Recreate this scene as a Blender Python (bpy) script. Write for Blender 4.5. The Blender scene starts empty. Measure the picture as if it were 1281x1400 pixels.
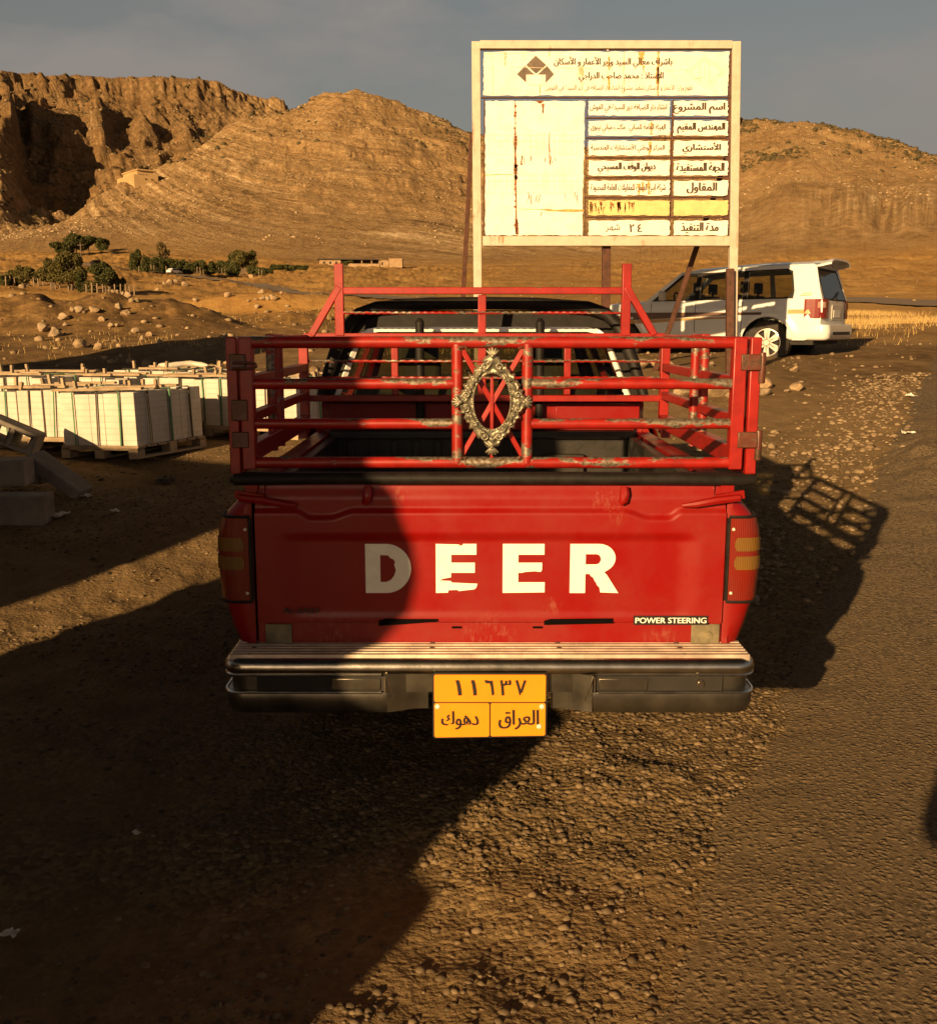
import bpy, bmesh, math, random
import numpy as np
from mathutils import Vector, Matrix
from mathutils.geometry import tessellate_polygon
R = math.radians
sc = bpy.context.scene
col = sc.collection
random.seed(7)
rng = np.random.default_rng(11)

# ------------------------------------------------------------------ camera, sky, sun, exposure
EYE, FPX, TILT = 1.58, 1400.0, math.atan(250 / 1400.0)
cam_d = bpy.data.cameras.new('camera'); cam = bpy.data.objects.new('camera', cam_d); col.objects.link(cam)
cam.location = (0, 0, EYE); cam.rotation_euler = (math.pi / 2 - TILT, 0, 0)
cam_d.sensor_fit = 'HORIZONTAL'; cam_d.sensor_width = 36; cam_d.lens = 36 * FPX / 1281
cam_d.clip_start = 0.05; cam_d.clip_end = 6000
sc.camera = cam
SUN_AZ, SUN_EL = R(27.5), R(15.0)          # the light travels towards this heading (from +Y to +X), downwards
sv = Vector((math.sin(SUN_AZ) * math.cos(SUN_EL), math.cos(SUN_AZ) * math.cos(SUN_EL), -math.sin(SUN_EL)))
sl = bpy.data.lights.new('sun', 'SUN'); sl.energy = 5.0; sl.angle = R(0.5); sl.color = (1.0, 0.655, 0.30)
so = bpy.data.objects.new('sun', sl); col.objects.link(so); so.location = (-20, -40, 30)
so.rotation_euler = sv.to_track_quat('-Z', 'Y').to_euler()
w = bpy.data.worlds.new('World'); sc.world = w; w.use_nodes = True
wn, wl = w.node_tree.nodes, w.node_tree.links
bg = wn['Background']; bg.inputs['Strength'].default_value = 0.055
sky = wn.new('ShaderNodeTexSky'); sky.sky_type = 'NISHITA'; sky.sun_disc = False
sky.sun_elevation = SUN_EL; sky.sun_rotation = math.pi + SUN_AZ
sky.dust_density = 3.5; sky.air_density = 1.0; sky.ozone_density = 1.0
tcw = wn.new('ShaderNodeTexCoord')
mpw = wn.new('ShaderNodeMapping'); mpw.inputs['Scale'].default_value = (1.2, 1.2, 3.4); wl.new(tcw.outputs['Generated'], mpw.inputs[0])
cn = wn.new('ShaderNodeTexNoise'); cn.inputs['Scale'].default_value = 3.1; cn.inputs['Detail'].default_value = 7; cn.inputs['Roughness'].default_value = 0.55
wl.new(mpw.outputs[0], cn.inputs['Vector'])
cr = wn.new('ShaderNodeValToRGB'); cr.color_ramp.elements[0].position = 0.44; cr.color_ramp.elements[1].position = 0.62
cr.color_ramp.elements[0].color = (0.05, 0.05, 0.05, 1); cr.color_ramp.elements[1].color = (0.95, 0.95, 0.95, 1)
wl.new(cn.outputs['Fac'], cr.inputs[0])
tint = wn.new('ShaderNodeMix'); tint.data_type = 'RGBA'; tint.blend_type = 'MULTIPLY'; tint.inputs['Factor'].default_value = 1
wl.new(sky.outputs[0], tint.inputs['A']); tint.inputs['B'].default_value = (0.86, 0.72, 0.56, 1)
cmx = wn.new('ShaderNodeMix'); cmx.data_type = 'RGBA'
wl.new(cr.outputs[0], cmx.inputs['Factor']); wl.new(tint.outputs['Result'], cmx.inputs['A']); cmx.inputs['B'].default_value = (3.1, 2.78, 2.55, 1)
sepw = wn.new('ShaderNodeSeparateXYZ'); wl.new(tcw.outputs['Generated'], sepw.inputs[0])
hz = wn.new('ShaderNodeMapRange'); hz.inputs['From Min'].default_value = .10; hz.inputs['From Max'].default_value = .38; hz.inputs['To Min'].default_value = .8; hz.inputs['To Max'].default_value = 0.0
wl.new(sepw.outputs[2], hz.inputs['Value'])
hm = wn.new('ShaderNodeMix'); hm.data_type = 'RGBA'; wl.new(hz.outputs[0], hm.inputs['Factor']); wl.new(cmx.outputs['Result'], hm.inputs['A']); hm.inputs['B'].default_value = (2.6, 2.32, 2.1, 1)
zr = wn.new('ShaderNodeMapRange'); zr.inputs['From Min'].default_value = .40; zr.inputs['From Max'].default_value = .70; zr.inputs['To Min'].default_value = 1.0; zr.inputs['To Max'].default_value = .06
wl.new(sepw.outputs[2], zr.inputs['Value'])      # sky dimmed overhead, out of view, to deepen the shade on the ground
zm0 = wn.new('ShaderNodeMix'); zm0.data_type = 'RGBA'; zm0.blend_type = 'MULTIPLY'; zm0.inputs['Factor'].default_value = 1
dp = wn.new('ShaderNodeVectorMath'); dp.operation = 'DOT_PRODUCT'; wl.new(tcw.outputs['Generated'], dp.inputs[0]); dp.inputs[1].default_value = (-sv.x, -sv.y, -sv.z)
gw = wn.new('ShaderNodeMapRange'); gw.interpolation_type = 'SMOOTHSTEP'; gw.inputs['From Min'].default_value = .2; gw.inputs['From Max'].default_value = .98; gw.inputs['To Min'].default_value = 1.0; gw.inputs['To Max'].default_value = 0.45
lowb = wn.new('ShaderNodeMapRange'); lowb.inputs['From Min'].default_value = .03; lowb.inputs['From Max'].default_value = .34; lowb.inputs['To Min'].default_value = 3.2; lowb.inputs['To Max'].default_value = .30
wl.new(sepw.outputs[2], lowb.inputs['Value']); wl.new(lowb.outputs[0], gw.inputs['To Max'])
wl.new(dp.outputs['Value'], gw.inputs['Value'])  # unseen sun-side sky shaped for its light: brightened low down, dimmed above
gm = wn.new('ShaderNodeMath'); gm.operation = 'MULTIPLY'; wl.new(zr.outputs[0], gm.inputs[0]); wl.new(gw.outputs[0], gm.inputs[1])
wl.new(hm.outputs['Result'], zm0.inputs['A']); wl.new(gm.outputs[0], zm0.inputs['B'])
wl.new(zm0.outputs['Result'], bg.inputs['Color'])
sc.view_settings.view_transform = 'Standard'; sc.view_settings.look = 'None'; sc.view_settings.exposure = 0.85; sc.view_settings.gamma = 1
sc.render.engine = 'CYCLES'
sc.cycles.max_bounces = 8; sc.cycles.transparent_max_bounces = 16

# ------------------------------------------------------------------ small helpers
def ray(px, py):
    u, v = (px - 640.5) / FPX, (700 - py) / FPX
    return Vector((u, math.cos(TILT) + v * math.sin(TILT), -math.sin(TILT) + v * math.cos(TILT)))
def at(px, py, Y):                      # the point of the upright plane at depth Y
    d = ray(px, py); t = Y / d.y
    return Vector((d.x * t, Y, EYE + d.z * t))
def tag(o, label=None, cat=None, group=None, kind=None):
    if label: o['label'] = label
    if cat: o['category'] = cat
    if group: o['group'] = group
    if kind: o['kind'] = kind
    return o
def empty(name, loc=(0, 0, 0), rz=0, label=None, cat=None, group=None):
    o = bpy.data.objects.new(name, None); o.empty_display_size = 0.3
    col.objects.link(o); o.location = loc; o.rotation_euler = (0, 0, rz)
    return tag(o, label, cat, group)
def copy_tree(o, parent=None):
    c = o.copy(); col.objects.link(c)
    if parent: c.parent = parent
    for ch in o.children: copy_tree(ch, c)
    return c

class MB:
    def __init__(s): s.v = []; s.f = []
    def add(s, vs, fs):
        b = len(s.v); s.v += [tuple(p) for p in vs]; s.f += [tuple(i + b for i in f) for f in fs]; return s
    def box(s, x0, x1, y0, y1, z0, z1, M=None):
        vs = [Vector((x, y, z)) for z in (z0, z1) for x, y in ((x0, y0), (x1, y0), (x1, y1), (x0, y1))]
        if M is not None: vs = [M @ p for p in vs]
        return s.add(vs, [(3, 2, 1, 0), (4, 5, 6, 7), (0, 1, 5, 4), (1, 2, 6, 5), (2, 3, 7, 6), (3, 0, 4, 7)])
    def bar(s, a, b, wx, wy, up=(0, 0, 1)):      # a square bar from a to b
        a, b = Vector(a), Vector(b); d = (b - a).normalized(); u = Vector(up)
        if abs(d.dot(u)) > .95: u = Vector((0, 1, 0))
        x = d.cross(u).normalized(); y = x.cross(d)
        vs = [p + x * sx * wx / 2 + y * sy * wy / 2 for p in (a, b) for sx, sy in ((-1, -1), (1, -1), (1, 1), (-1, 1))]
        return s.add(vs, [(3, 2, 1, 0), (4, 5, 6, 7), (0, 1, 5, 4), (1, 2, 6, 5), (2, 3, 7, 6), (3, 0, 4, 7)])
    def tube(s, pts, r, n=10, caps=True):
        pts = [Vector(p) for p in pts]; k = len(pts)
        rr = r if isinstance(r, (list, tuple)) else [r] * k
        b = len(s.v); ref = None
        for i, p in enumerate(pts):
            d = (pts[min(i + 1, k - 1)] - pts[max(i - 1, 0)]).normalized()
            if ref is None:
                ref = Vector((0, 0, 1)) if abs(d.z) < .9 else Vector((0, 1, 0))
            x = d.cross(ref).normalized(); y = x.cross(d); ref = y
            for j in range(n):
                a = 2 * math.pi * j / n; s.v.append(tuple(p + (x * math.cos(a) + y * math.sin(a)) * rr[i]))
        for i in range(k - 1):
            for j in range(n):
                j2 = (j + 1) % n; s.f.append((b + i * n + j, b + i * n + j2, b + (i + 1) * n + j2, b + (i + 1) * n + j))
        if caps:
            s.f.append(tuple(b + j for j in reversed(range(n)))); s.f.append(tuple(b + (k - 1) * n + j for j in range(n)))
        return s
    def grid(s, fn, us, vs, flip=False):
        b = len(s.v); nu, nv = len(us), len(vs)
        for u in us:
            for v in vs: s.v.append(tuple(fn(u, v)))
        for i in range(nu - 1):
            for j in range(nv - 1):
                q = (b + i * nv + j, b + (i + 1) * nv + j, b + (i + 1) * nv + j + 1, b + i * nv + j + 1)
                s.f.append(q[::-1] if flip else q)
        return s
    def plate(s, outer, holes, fn, th, flip=False):   # polygon with holes; fn(a, b, depth) gives the point
        loops = [list(outer)] + [list(h) for h in holes]
        tri = tessellate_polygon([[Vector((p[0], p[1], 0)) for p in l] for l in loops])
        flat = [p for l in loops for p in l]; n = len(flat); b = len(s.v)
        for d in (0, th):
            for p in flat: s.v.append(tuple(fn(p[0], p[1], d)))
        for t in tri:
            p = [flat[i] for i in t]
            ar = (p[1][0] - p[0][0]) * (p[2][1] - p[0][1]) - (p[1][1] - p[0][1]) * (p[2][0] - p[0][0])
            t2 = t if (ar > 0) != flip else t[::-1]
            s.f.append(tuple(b + i for i in t2))
            if th: s.f.append(tuple(b + n + i for i in t2[::-1]))
        if th:
            k = 0
            for l in loops:
                m = len(l)
                for i in range(m):
                    i2 = (i + 1) % m; s.f.append((b + k + i, b + n + k + i, b + n + k + i2, b + k + i2))
                k += m
        return s
    def revolve(s, prof, n=24, c=(0, 0, 0)):          # (r, x) profile turned about the x axis
        b = len(s.v); k = len(prof)
        for r, x in prof:
            for j in range(n):
                a = 2 * math.pi * j / n; s.v.append((c[0] + x, c[1] + r * math.cos(a), c[2] + r * math.sin(a)))
        for i in range(k - 1):
            for j in range(n):
                j2 = (j + 1) % n; s.f.append((b + i * n + j, b + i * n + j2, b + (i + 1) * n + j2, b + (i + 1) * n + j))
        return s
    def ball(s, c, r, sub=1, sc3=(1, 1, 1)):
        bm = bmesh.new(); bmesh.ops.create_icosphere(bm, subdivisions=sub, radius=r)
        s.add([(c[0] + v.co.x * sc3[0], c[1] + v.co.y * sc3[1], c[2] + v.co.z * sc3[2]) for v in bm.verts], [tuple(v.index for v in f.verts) for f in bm.faces]); bm.free(); return s
    def each(s, name, mat, parent=None, **kw):         # every separate piece becomes a part of its own
        p = list(range(len(s.v)))
        def find(i):
            while p[i] != i: p[i] = p[p[i]]; i = p[i]
            return i
        for f in s.f:
            r0 = find(f[0])
            for i in f[1:]: p[find(i)] = r0
        grp = {}
        for f in s.f: grp.setdefault(find(f[0]), []).append(f)
        out = []
        for fs in grp.values():
            ids = sorted({i for f in fs for i in f}); m = {i: k for k, i in enumerate(ids)}; q = MB()
            q.v = [s.v[i] for i in ids]; q.f = [tuple(m[i] for i in f) for f in fs]; out.append(q.build(name, mat, parent, **kw))
        return out
    def build(s, name, mat, parent=None, smooth=True, ang=35, bevel=0, recalc=False):
        me = bpy.data.meshes.new(name); me.from_pydata(s.v, [], s.f)
        if recalc:
            bm = bmesh.new(); bm.from_mesh(me); bmesh.ops.recalc_face_normals(bm, faces=bm.faces); bm.to_mesh(me); bm.free()
        me.update()
        if smooth:
            me.shade_smooth(); me.set_sharp_from_angle(angle=R(ang))
        me.materials.append(mat)
        o = bpy.data.objects.new(name, me); col.objects.link(o)
        if parent: o.parent = parent
        if bevel:
            m = o.modifiers.new('bevel', 'BEVEL'); m.width = bevel; m.segments = 2; m.limit_method = 'ANGLE'
        return o

# ------------------------------------------------------------------ materials
class NT:
    def __init__(s, name):
        s.m = bpy.data.materials.new(name); s.m.use_nodes = True; s.t = s.m.node_tree
        s.b = s.t.nodes['Principled BSDF']; s.out = s.t.nodes['Material Output']
    def n(s, typ, **kw):
        nd = s.t.nodes.new(typ)
        for k, v in kw.items(): setattr(nd, k, v)
        return nd
    def l(s, a, b): s.t.links.new(a, b)
    def coord(s, kind='Object', scale=(1, 1, 1), rot=(0, 0, 0)):
        tc = s.n('ShaderNodeTexCoord'); mp = s.n('ShaderNodeMapping'); mp.inputs['Scale'].default_value = scale; mp.inputs['Rotation'].default_value = rot
        s.l(tc.outputs[kind], mp.inputs[0]); return mp.outputs[0]
    def noise(s, vec, scale, detail=4, rough=0.55):
        nd = s.n('ShaderNodeTexNoise'); nd.inputs['Scale'].default_value = scale; nd.inputs['Detail'].default_value = detail; nd.inputs['Roughness'].default_value = rough
        s.l(vec, nd.inputs['Vector']); return nd.outputs['Fac']
    def voro(s, vec, scale, feat='F1', out='Distance'):
        nd = s.n('ShaderNodeTexVoronoi', feature=feat); nd.inputs['Scale'].default_value = scale; s.l(vec, nd.inputs['Vector']); return nd.outputs[out]
    def ramp(s, fac, stops):
        nd = s.n('ShaderNodeValToRGB'); e = nd.color_ramp.elements
        while len(e) < len(stops): e.new(0.5)
        for i, (p, c) in enumerate(stops):
            e[i].position = p; e[i].color = (c, c, c, 1) if isinstance(c, (int, float)) else (*c, 1)
        s.l(fac, nd.inputs[0]); return nd.outputs[0]
    def mix(s, fac, a, b, mode='MIX'):
        nd = s.n('ShaderNodeMix', data_type='RGBA', blend_type=mode)
        for k, v in (('Factor', fac), ('A', a), ('B', b)):
            sock = [i for i in nd.inputs if i.name == k and (i.type == 'RGBA' or k == 'Factor')][0]
            if hasattr(v, 'is_linked') or hasattr(v, 'links'): s.l(v, sock)
            elif k == 'Factor': sock.default_value = v
            else: sock.default_value = (*v, 1)
        return [o for o in nd.outputs if o.type == 'RGBA'][0]
    def math(s, op, a, b=0.0):
        nd = s.n('ShaderNodeMath', operation=op)
        for i, v in enumerate((a, b)):
            if hasattr(v, 'links'): s.l(v, nd.inputs[i])
            else: nd.inputs[i].default_value = v
        return nd.outputs[0]
    def attr(s, name): 
        nd = s.n('ShaderNodeAttribute', attribute_name=name); return nd.outputs['Fac']
    def set(s, **kw):
        names = dict(base='Base Color', rough='Roughness', metal='Metallic', coat='Coat Weight', coatr='Coat Roughness', spec='Specular IOR Level', sss='Subsurface Weight')
        for k, v in kw.items():
            sock = s.b.inputs[names[k]]
            if hasattr(v, 'links'): s.l(v, sock)
            elif k == 'base': sock.default_value = (*v, 1)
            else: sock.default_value = v
        return s
    def bump(s, h, strength=0.5, dist=0.01, prev=None):
        nd = s.n('ShaderNodeBump'); nd.inputs['Strength'].default_value = strength; nd.inputs['Distance'].default_value = dist
        s.l(h, nd.inputs['Height'])
        if prev is not None: s.l(prev, nd.inputs['Normal'])
        s.l(nd.outputs[0], s.b.inputs['Normal']); return nd.outputs[0]

def simple(name, base, rough=0.6, var=0.25, scale=8, metal=0.0, bump=0.0, bscale=60, coat=0.0, spec=0.5):
    t = NT(name); c = t.coord()
    n1 = t.noise(c, scale, 5)
    lo = tuple(x * (1 - var) for x in base); hi = tuple(min(1, x * (1 + var)) for x in base)
    t.set(base=t.ramp(n1, [(0.3, lo), (0.7, hi)]), rough=rough, metal=metal, coat=coat, spec=spec)
    if bump: t.bump(t.noise(c, bscale, 4), bump, 0.01)
    return t.m

def car_paint(name, base, dust=(0.30, 0.20, 0.12), amount=0.5, rough=0.28, coat=0.18):
    t = NT(name); c = t.coord()
    n1 = t.noise(c, 5, 6, 0.65); n2 = t.noise(c, 60, 3)
    d = t.ramp(n1, [(0.42, 0.0), (0.75, amount)])
    d = t.math('MULTIPLY', d, t.ramp(n2, [(0.3, 0.3), (0.7, 1.0)]))
    sc1 = t.ramp(t.noise(t.coord(scale=(3, 3, 70), rot=(0, .25, 0)), 3, 6, .75), [(.66, 0), (.72, .30)]); sc2 = t.ramp(t.noise(t.coord(scale=(50, 50, 5)), 2, 5, .7), [(.62, 0), (.78, .12)])
    d = t.math('ADD', d, t.math('ADD', t.math('MULTIPLY', sc1, t.ramp(t.noise(c, 2.1, 3), [(.48, 0), (.6, 1)])), sc2))
    t.set(base=t.mix(d, base, dust), rough=t.ramp(n1, [(0.3, rough), (0.75, rough + 0.3)]), coat=coat, coatr=0.12, spec=0.3)
    sp = t.noise(c, 220, 2); t.bump(sp, 0.02, 0.002)
    return t.m
def scuffed(m, spots):
    t = NT.__new__(NT); t.m = m; t.t = m.node_tree; t.b = t.t.nodes['Principled BSDF']; t.out = t.t.nodes['Material Output']
    c = t.coord(); src = t.b.inputs['Base Color'].links[0].from_socket; tot = None
    for p, r in spots:
        ds = t.n('ShaderNodeVectorMath', operation='DISTANCE'); t.l(c, ds.inputs[0]); ds.inputs[1].default_value = p
        f = t.ramp(t.math('DIVIDE', ds.outputs['Value'], r), [(.2, 1.0), (1.0, 0.0)]); tot = f if tot is None else t.math('MAXIMUM', tot, f)
    f = t.math('MULTIPLY', tot, t.ramp(t.noise(t.coord(scale=(1, 1, .4)), 70, 6, .8), [(.50, 0), (.66, .30)]))
    t.set(base=t.mix(f, src, (.42, .25, .16))); return m
def chipped(name, paint, under=(0.22, 0.20, 0.17), thr=0.58, scale=14, stretch=(0.35, 1, 1)):
    t = NT(name); c = t.coord(scale=stretch)
    n1 = t.noise(c, scale, 8, 0.68); n2 = t.noise(t.coord(), 3.0, 3)
    gn = t.n('ShaderNodeNewGeometry'); sz = t.n('ShaderNodeSeparateXYZ'); t.l(gn.outputs['Normal'], sz.inputs[0])
    s = t.math('ADD', n1, t.math('ADD', t.math('MULTIPLY', t.math('SUBTRACT', n2, 0.5), 0.35), t.math('MULTIPLY', t.math('SUBTRACT', sz.outputs[2], 0.25), 0.085)))
    m = t.ramp(s, [(thr, 0.0), (thr + 0.015, 1.0)])
    rust = t.ramp(t.noise(t.coord(), 90, 4), [(0.35, (0.10, 0.05, 0.025)), (0.6, under)])
    dirt = t.ramp(t.noise(t.coord(), 22, 5), [(0.35, tuple(x * 0.72 for x in paint)), (0.65, paint)])
    t.set(base=t.mix(m, dirt, rust), rough=t.ramp(s, [(thr - .1, 0.38), (thr + .05, 0.5)]), metal=t.math('MULTIPLY', m, 0.6))
    t.bump(t.math('SUBTRACT', 1.0, m), 0.35, 0.0015)
    return t.m
def glass_mat(name, tint=(0.55, 0.6, 0.55), rough=0.02):
    t = NT(name); t.t.nodes.remove(t.b)
    tr = t.n('ShaderNodeBsdfTransparent'); tr.inputs[0].default_value = (*tint, 1)
    gl = t.n('ShaderNodeBsdfGlossy'); gl.inputs['Roughness'].default_value = rough
    fr = t.n('ShaderNodeFresnel'); fr.inputs['IOR'].default_value = 1.5
    mx = t.n('ShaderNodeMixShader'); t.l(fr.outputs[0], mx.inputs[0]); t.l(tr.outputs[0], mx.inputs[1]); t.l(gl.outputs[0], mx.inputs[2])
    t.l(mx.outputs[0], t.out.inputs[0]); return t.m
def leaf_mat(name, a, b):
    t = NT(name); g = t.n('ShaderNodeNewGeometry')
    t.set(base=t.mix(g.outputs['Random Per Island'], a, b), rough=0.7, spec=0.2); return t.m

M = {}
M['slot'] = simple('black_slot', (0.004, 0.003, 0.003), 0.9, 0.1, 20, spec=0.05)
M['red'] = car_paint('red_paint', (0.215, 0.0026, 0.0015), dust=(.16, .055, .03), amount=0.16, rough=0.3)
M['gatered'] = scuffed(car_paint('red_tailgate_paint', (0.215, 0.0026, 0.0015), dust=(.16, .055, .03), amount=0.22, rough=0.3), [((.36, .16, 1.05), .055), ((-.29, .16, 1.07), .045), ((.40, .16, 1.01), .045), ((.20, .15, .72), .04), ((.0, .15, .61), .10), ((-.5, .15, .61), .12), ((.55, .15, .59), .08)])
M['rack'] = chipped('chipped_red_rack', (0.31, 0.012, 0.007), (0.25, 0.225, 0.18), thr=0.515)
M['rackflat'] = chipped('red_rack_flat_bar', (0.31, 0.012, 0.007), (0.2, 0.1, 0.06), thr=0.655, scale=30, stretch=(1, 1, 1))
M['rust'] = chipped('rusty_hinge', (0.12, 0.035, 0.018), (0.10, 0.06, 0.04), thr=0.5, scale=30, stretch=(1, 1, 1))
M['black'] = simple('black_rubber', (0.011, 0.009, 0.008), 0.6, 0.5, 20, bump=0.1, spec=0.25)
M['liner'] = simple('bed_liner', (0.022, 0.019, 0.016), 0.45, 0.5, 9, bump=0.15, bscale=30)
M['dark'] = simple('dark_underside', (0.015, 0.012, 0.01), 0.8, 0.4, 10)
M['chrome'] = simple('scuffed_chrome', (0.50, 0.46, 0.40), 0.24, 0.35, 12, metal=1.0, bump=0.05, bscale=40)
M['dullchrome'] = simple('dull_chrome', (0.17, 0.155, 0.13), 0.28, 0.5, 7, metal=0.9, bump=0.06, bscale=30)
M['bright'] = simple('bright_trim', (0.85, 0.83, 0.78), 0.3, 0.05, 20, metal=0.2)
M['step'] = simple('worn_step_pad', (0.46, 0.37, 0.30), 0.5, 0.35, 14, metal=0.35, bump=0.08)
M['stepgroove'] = simple('step_groove_dirt', (0.07, 0.05, 0.04), 0.8, 0.3, 20)
M['white_letter'] = simple('white_vinyl_letter', (0.82, 0.80, 0.72), 0.5, 0.06, 30)
M['black_letter'] = simple('dark_faded_letter', (0.012, 0.008, 0.006), 0.5, 0.2, 40)
M['plate'] = simple('orange_number_plate', (0.80, 0.25, 0.004), 0.42, 0.06, 14)
M['screw'] = simple('pale_screw', (0.7, 0.6, 0.5), 0.5, 0.1, 60)
def lens_mat(name, base, stripes=0):
    t = NT(name); c = t.coord()
    wv = t.n('ShaderNodeTexWave'); wv.inputs['Scale'].default_value = 55; t.l(c, wv.inputs[0])
    t.set(base=t.mix(t.ramp(t.noise(c, 14, 4), [(0.4, 0.0), (0.8, 0.4)]), base, tuple(x * .5 + .03 for x in base)), rough=0.25, coat=0.3, spec=.4)
    if stripes: t.bump(wv.outputs['Fac'], 0.4, 0.002)
    return t.m
M['redlens'] = lens_mat('red_lamp_lens', (0.17, 0.011, 0.004), 1)
M['amberlens'] = lens_mat('amber_lamp_lens', (0.17, 0.082, 0.014), 1)
M['brass'] = simple('tarnished_brass', (0.23, 0.21, 0.155), 0.46, 0.5, 45, metal=0.6, bump=0.1, bscale=160)
M['primer'] = simple('grey_primer_patch', (0.17, 0.14, 0.08), 0.6, 0.4, 25, bump=0.1)
M['seat'] = simple('dark_seat_cloth', (0.05, 0.045, 0.035), 0.9, 0.2, 20)
M['glass'] = glass_mat('tinted_glass', (0.50, 0.50, 0.40))
M['suvglass'] = glass_mat('clear_window_glass', (0.62, 0.62, 0.52))
M['tyre'] = simple('dusty_tyre', (0.035, 0.028, 0.022), 0.85, 0.4, 12, bump=0.2, bscale=40)
M['alloy'] = simple('alloy_rim', (0.62, 0.58, 0.52), 0.35, 0.15, 12, metal=0.7)
M['white'] = car_paint('pearl_white_paint', (0.68, 0.70, 0.70), amount=0.15, rough=0.25, coat=0.9)
M['whiteshade'] = car_paint('silver_lower_paint', (0.55, 0.52, 0.46), amount=0.3, rough=0.3)
M['gold'] = simple('gold_stripe', (0.42, 0.25, 0.09), 0.4, 0.15, 6)
M['brownstripe'] = simple('brown_stripe', (0.11, 0.05, 0.025), 0.4, 0.15, 6)

# ------------------------------------------------------------------ noise on arrays
_perm = rng.permutation(512); _perm = np.concatenate([_perm, _perm]); _val = rng.random(512) * 2 - 1
def vnoise(x, y):
    xi = np.floor(x).astype(np.int64); yi = np.floor(y).astype(np.int64); fx = x - xi; fy = y - yi
    fx = fx * fx * fx * (fx * (fx * 6 - 15) + 10); fy = fy * fy * fy * (fy * (fy * 6 - 15) + 10)
    xa, xb, ya, yb = xi & 511, (xi + 1) & 511, yi & 511, (yi + 1) & 511
    g = lambda a, b: _val[_perm[_perm[a] + b] & 511]
    return (g(xa, ya) * (1 - fx) + g(xb, ya) * fx) * (1 - fy) + (g(xa, yb) * (1 - fx) + g(xb, yb) * fx) * fy
def fbm(x, y, octv=5, gain=0.5, lac=2.03):
    s = np.zeros_like(x); a = 1.0
    for i in range(octv):
        s += a * vnoise(x + 17.3 * i, y - 9.1 * i); a *= gain; x = x * lac; y = y * lac
    return s
def ridged(x, y, octv=5, gain=0.5):
    s = np.zeros_like(x); a = 1.0
    for i in range(octv):
        s += a * (1 - 2 * np.abs(vnoise(x + 31.7 * i, y + 5.3 * i))); a *= gain; x = x * 2.1; y = y * 2.1
    return s
def sstep(a, b, x):
    t = np.clip((x - a) / (b - a), 0, 1); return t * t * (3 - 2 * t)

# ------------------------------------------------------------------ terrain: surveyed heights, then erosion
def P(px, py, r):
    d = ray(px, py); h = math.hypot(d.x, d.y)
    return math.atan2(d.x, d.y), r, EYE + r * d.z / h
def layer(pts): 
    a = sorted(P(*p) for p in pts); return np.array(a).T
A0 = np.radians(-40); A1 = np.radians(40)
def flat(r, z): return np.array([[A0, r, z], [A1, r, z]]).T
LAY = [flat(0.3, 0), flat(4.0, 0.0), flat(9.0, 0.32), flat(16, 0.86), flat(21, 1.12),
  layer([(0, 428, 60), (200, 425, 60), (400, 430, 60), (640, 428, 60), (900, 424, 60), (1281, 416, 60)]),
  layer([(0, 397, 170), (200, 402, 170), (420, 404, 170), (640, 404, 170), (1000, 400, 170), (1281, 396, 170)]),
  layer([(0, 366, 330), (150, 366, 330), (330, 380, 330), (470, 374, 330), (640, 378, 330), (1000, 376, 330), (1281, 374, 330)]),
  layer([(0, 348, 470), (150, 345, 470), (330, 352, 480), (500, 360, 490), (640, 358, 500), (800, 352, 500), (1000, 348, 480), (1281, 343, 480)]),
  layer([(0, 335, 520), (60, 325, 560), (110, 312, 600), (200, 290, 640), (330, 250, 690), (450, 230, 720), (560, 245, 720), (640, 268, 720), (800, 280, 680), (940, 292, 600), (1010, 292, 600), (1080, 262, 600), (1160, 262, 600), (1220, 272, 600), (1281, 268, 600)]),
  layer([(0, 322, 640), (50, 315, 680), (100, 304, 720), (150, 274, 780), (200, 246, 830), (260, 214, 880), (300, 190, 920), (340, 165, 950), (400, 155, 980), (440, 140, 1000), (480, 136, 1010), (510, 139, 1010), (560, 155, 1000), (600, 171, 990), (640, 190, 980), (720, 206, 960), (820, 208, 940), (900, 196, 930), (1010, 177, 920), (1100, 183, 920), (1200, 199, 920), (1281, 219, 920)]),
  layer([(0, 305, 800), (60, 312, 850), (100, 330, 900), (150, 310, 930), (200, 275, 960), (260, 240, 1000), (300, 215, 1030), (340, 195, 1070), (400, 185, 1110), (440, 180, 1150), (640, 240, 1150), (1281, 260, 1100)]),
  layer([(0, 235, 1010), (20, 245, 1040), (40, 268, 1090), (90, 268, 1110), (140, 262, 1120), (200, 240, 1130), (240, 226, 1150), (300, 200, 1170), (340, 188, 1200), (400, 188, 1230), (440, 215, 1300), (640, 260, 1300), (1281, 280, 1300)]),
  layer([(0, 190, 1060), (18, 180, 1080), (30, 182, 1190), (60, 176, 1220), (100, 172, 1230), (150, 176, 1240), (200, 186, 1250), (260, 184, 1255), (300, 178, 1260), (340, 170, 1280), (400, 176, 1300), (440, 215, 1400), (640, 265, 1400), (1281, 285, 1400)]),
  layer([(0, 124, 1300), (25, 122, 1330), (100, 126, 1360), (200, 131, 1360), (300, 138, 1360), (330, 142, 1370), (370, 146, 1380), (398, 160, 1390), (440, 222, 1500), (640, 270, 1500), (1281, 290, 1500)]),
  layer([(0, 97, 1330), (60, 101, 1358), (100, 103, 1378), (200, 107, 1378), (300, 110, 1378), (320, 119, 1384), (350, 125, 1390), (388, 134, 1398), (397, 150, 1405), (412, 175, 1420), (440, 230, 1560), (640, 275, 1560), (1281, 295, 1560)]),
]
last = LAY[-1].copy(); last[1] += 500; LAY.append(last)
last = last.copy(); last[1] += 900; last[2] -= 60; LAY.append(last)

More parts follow.
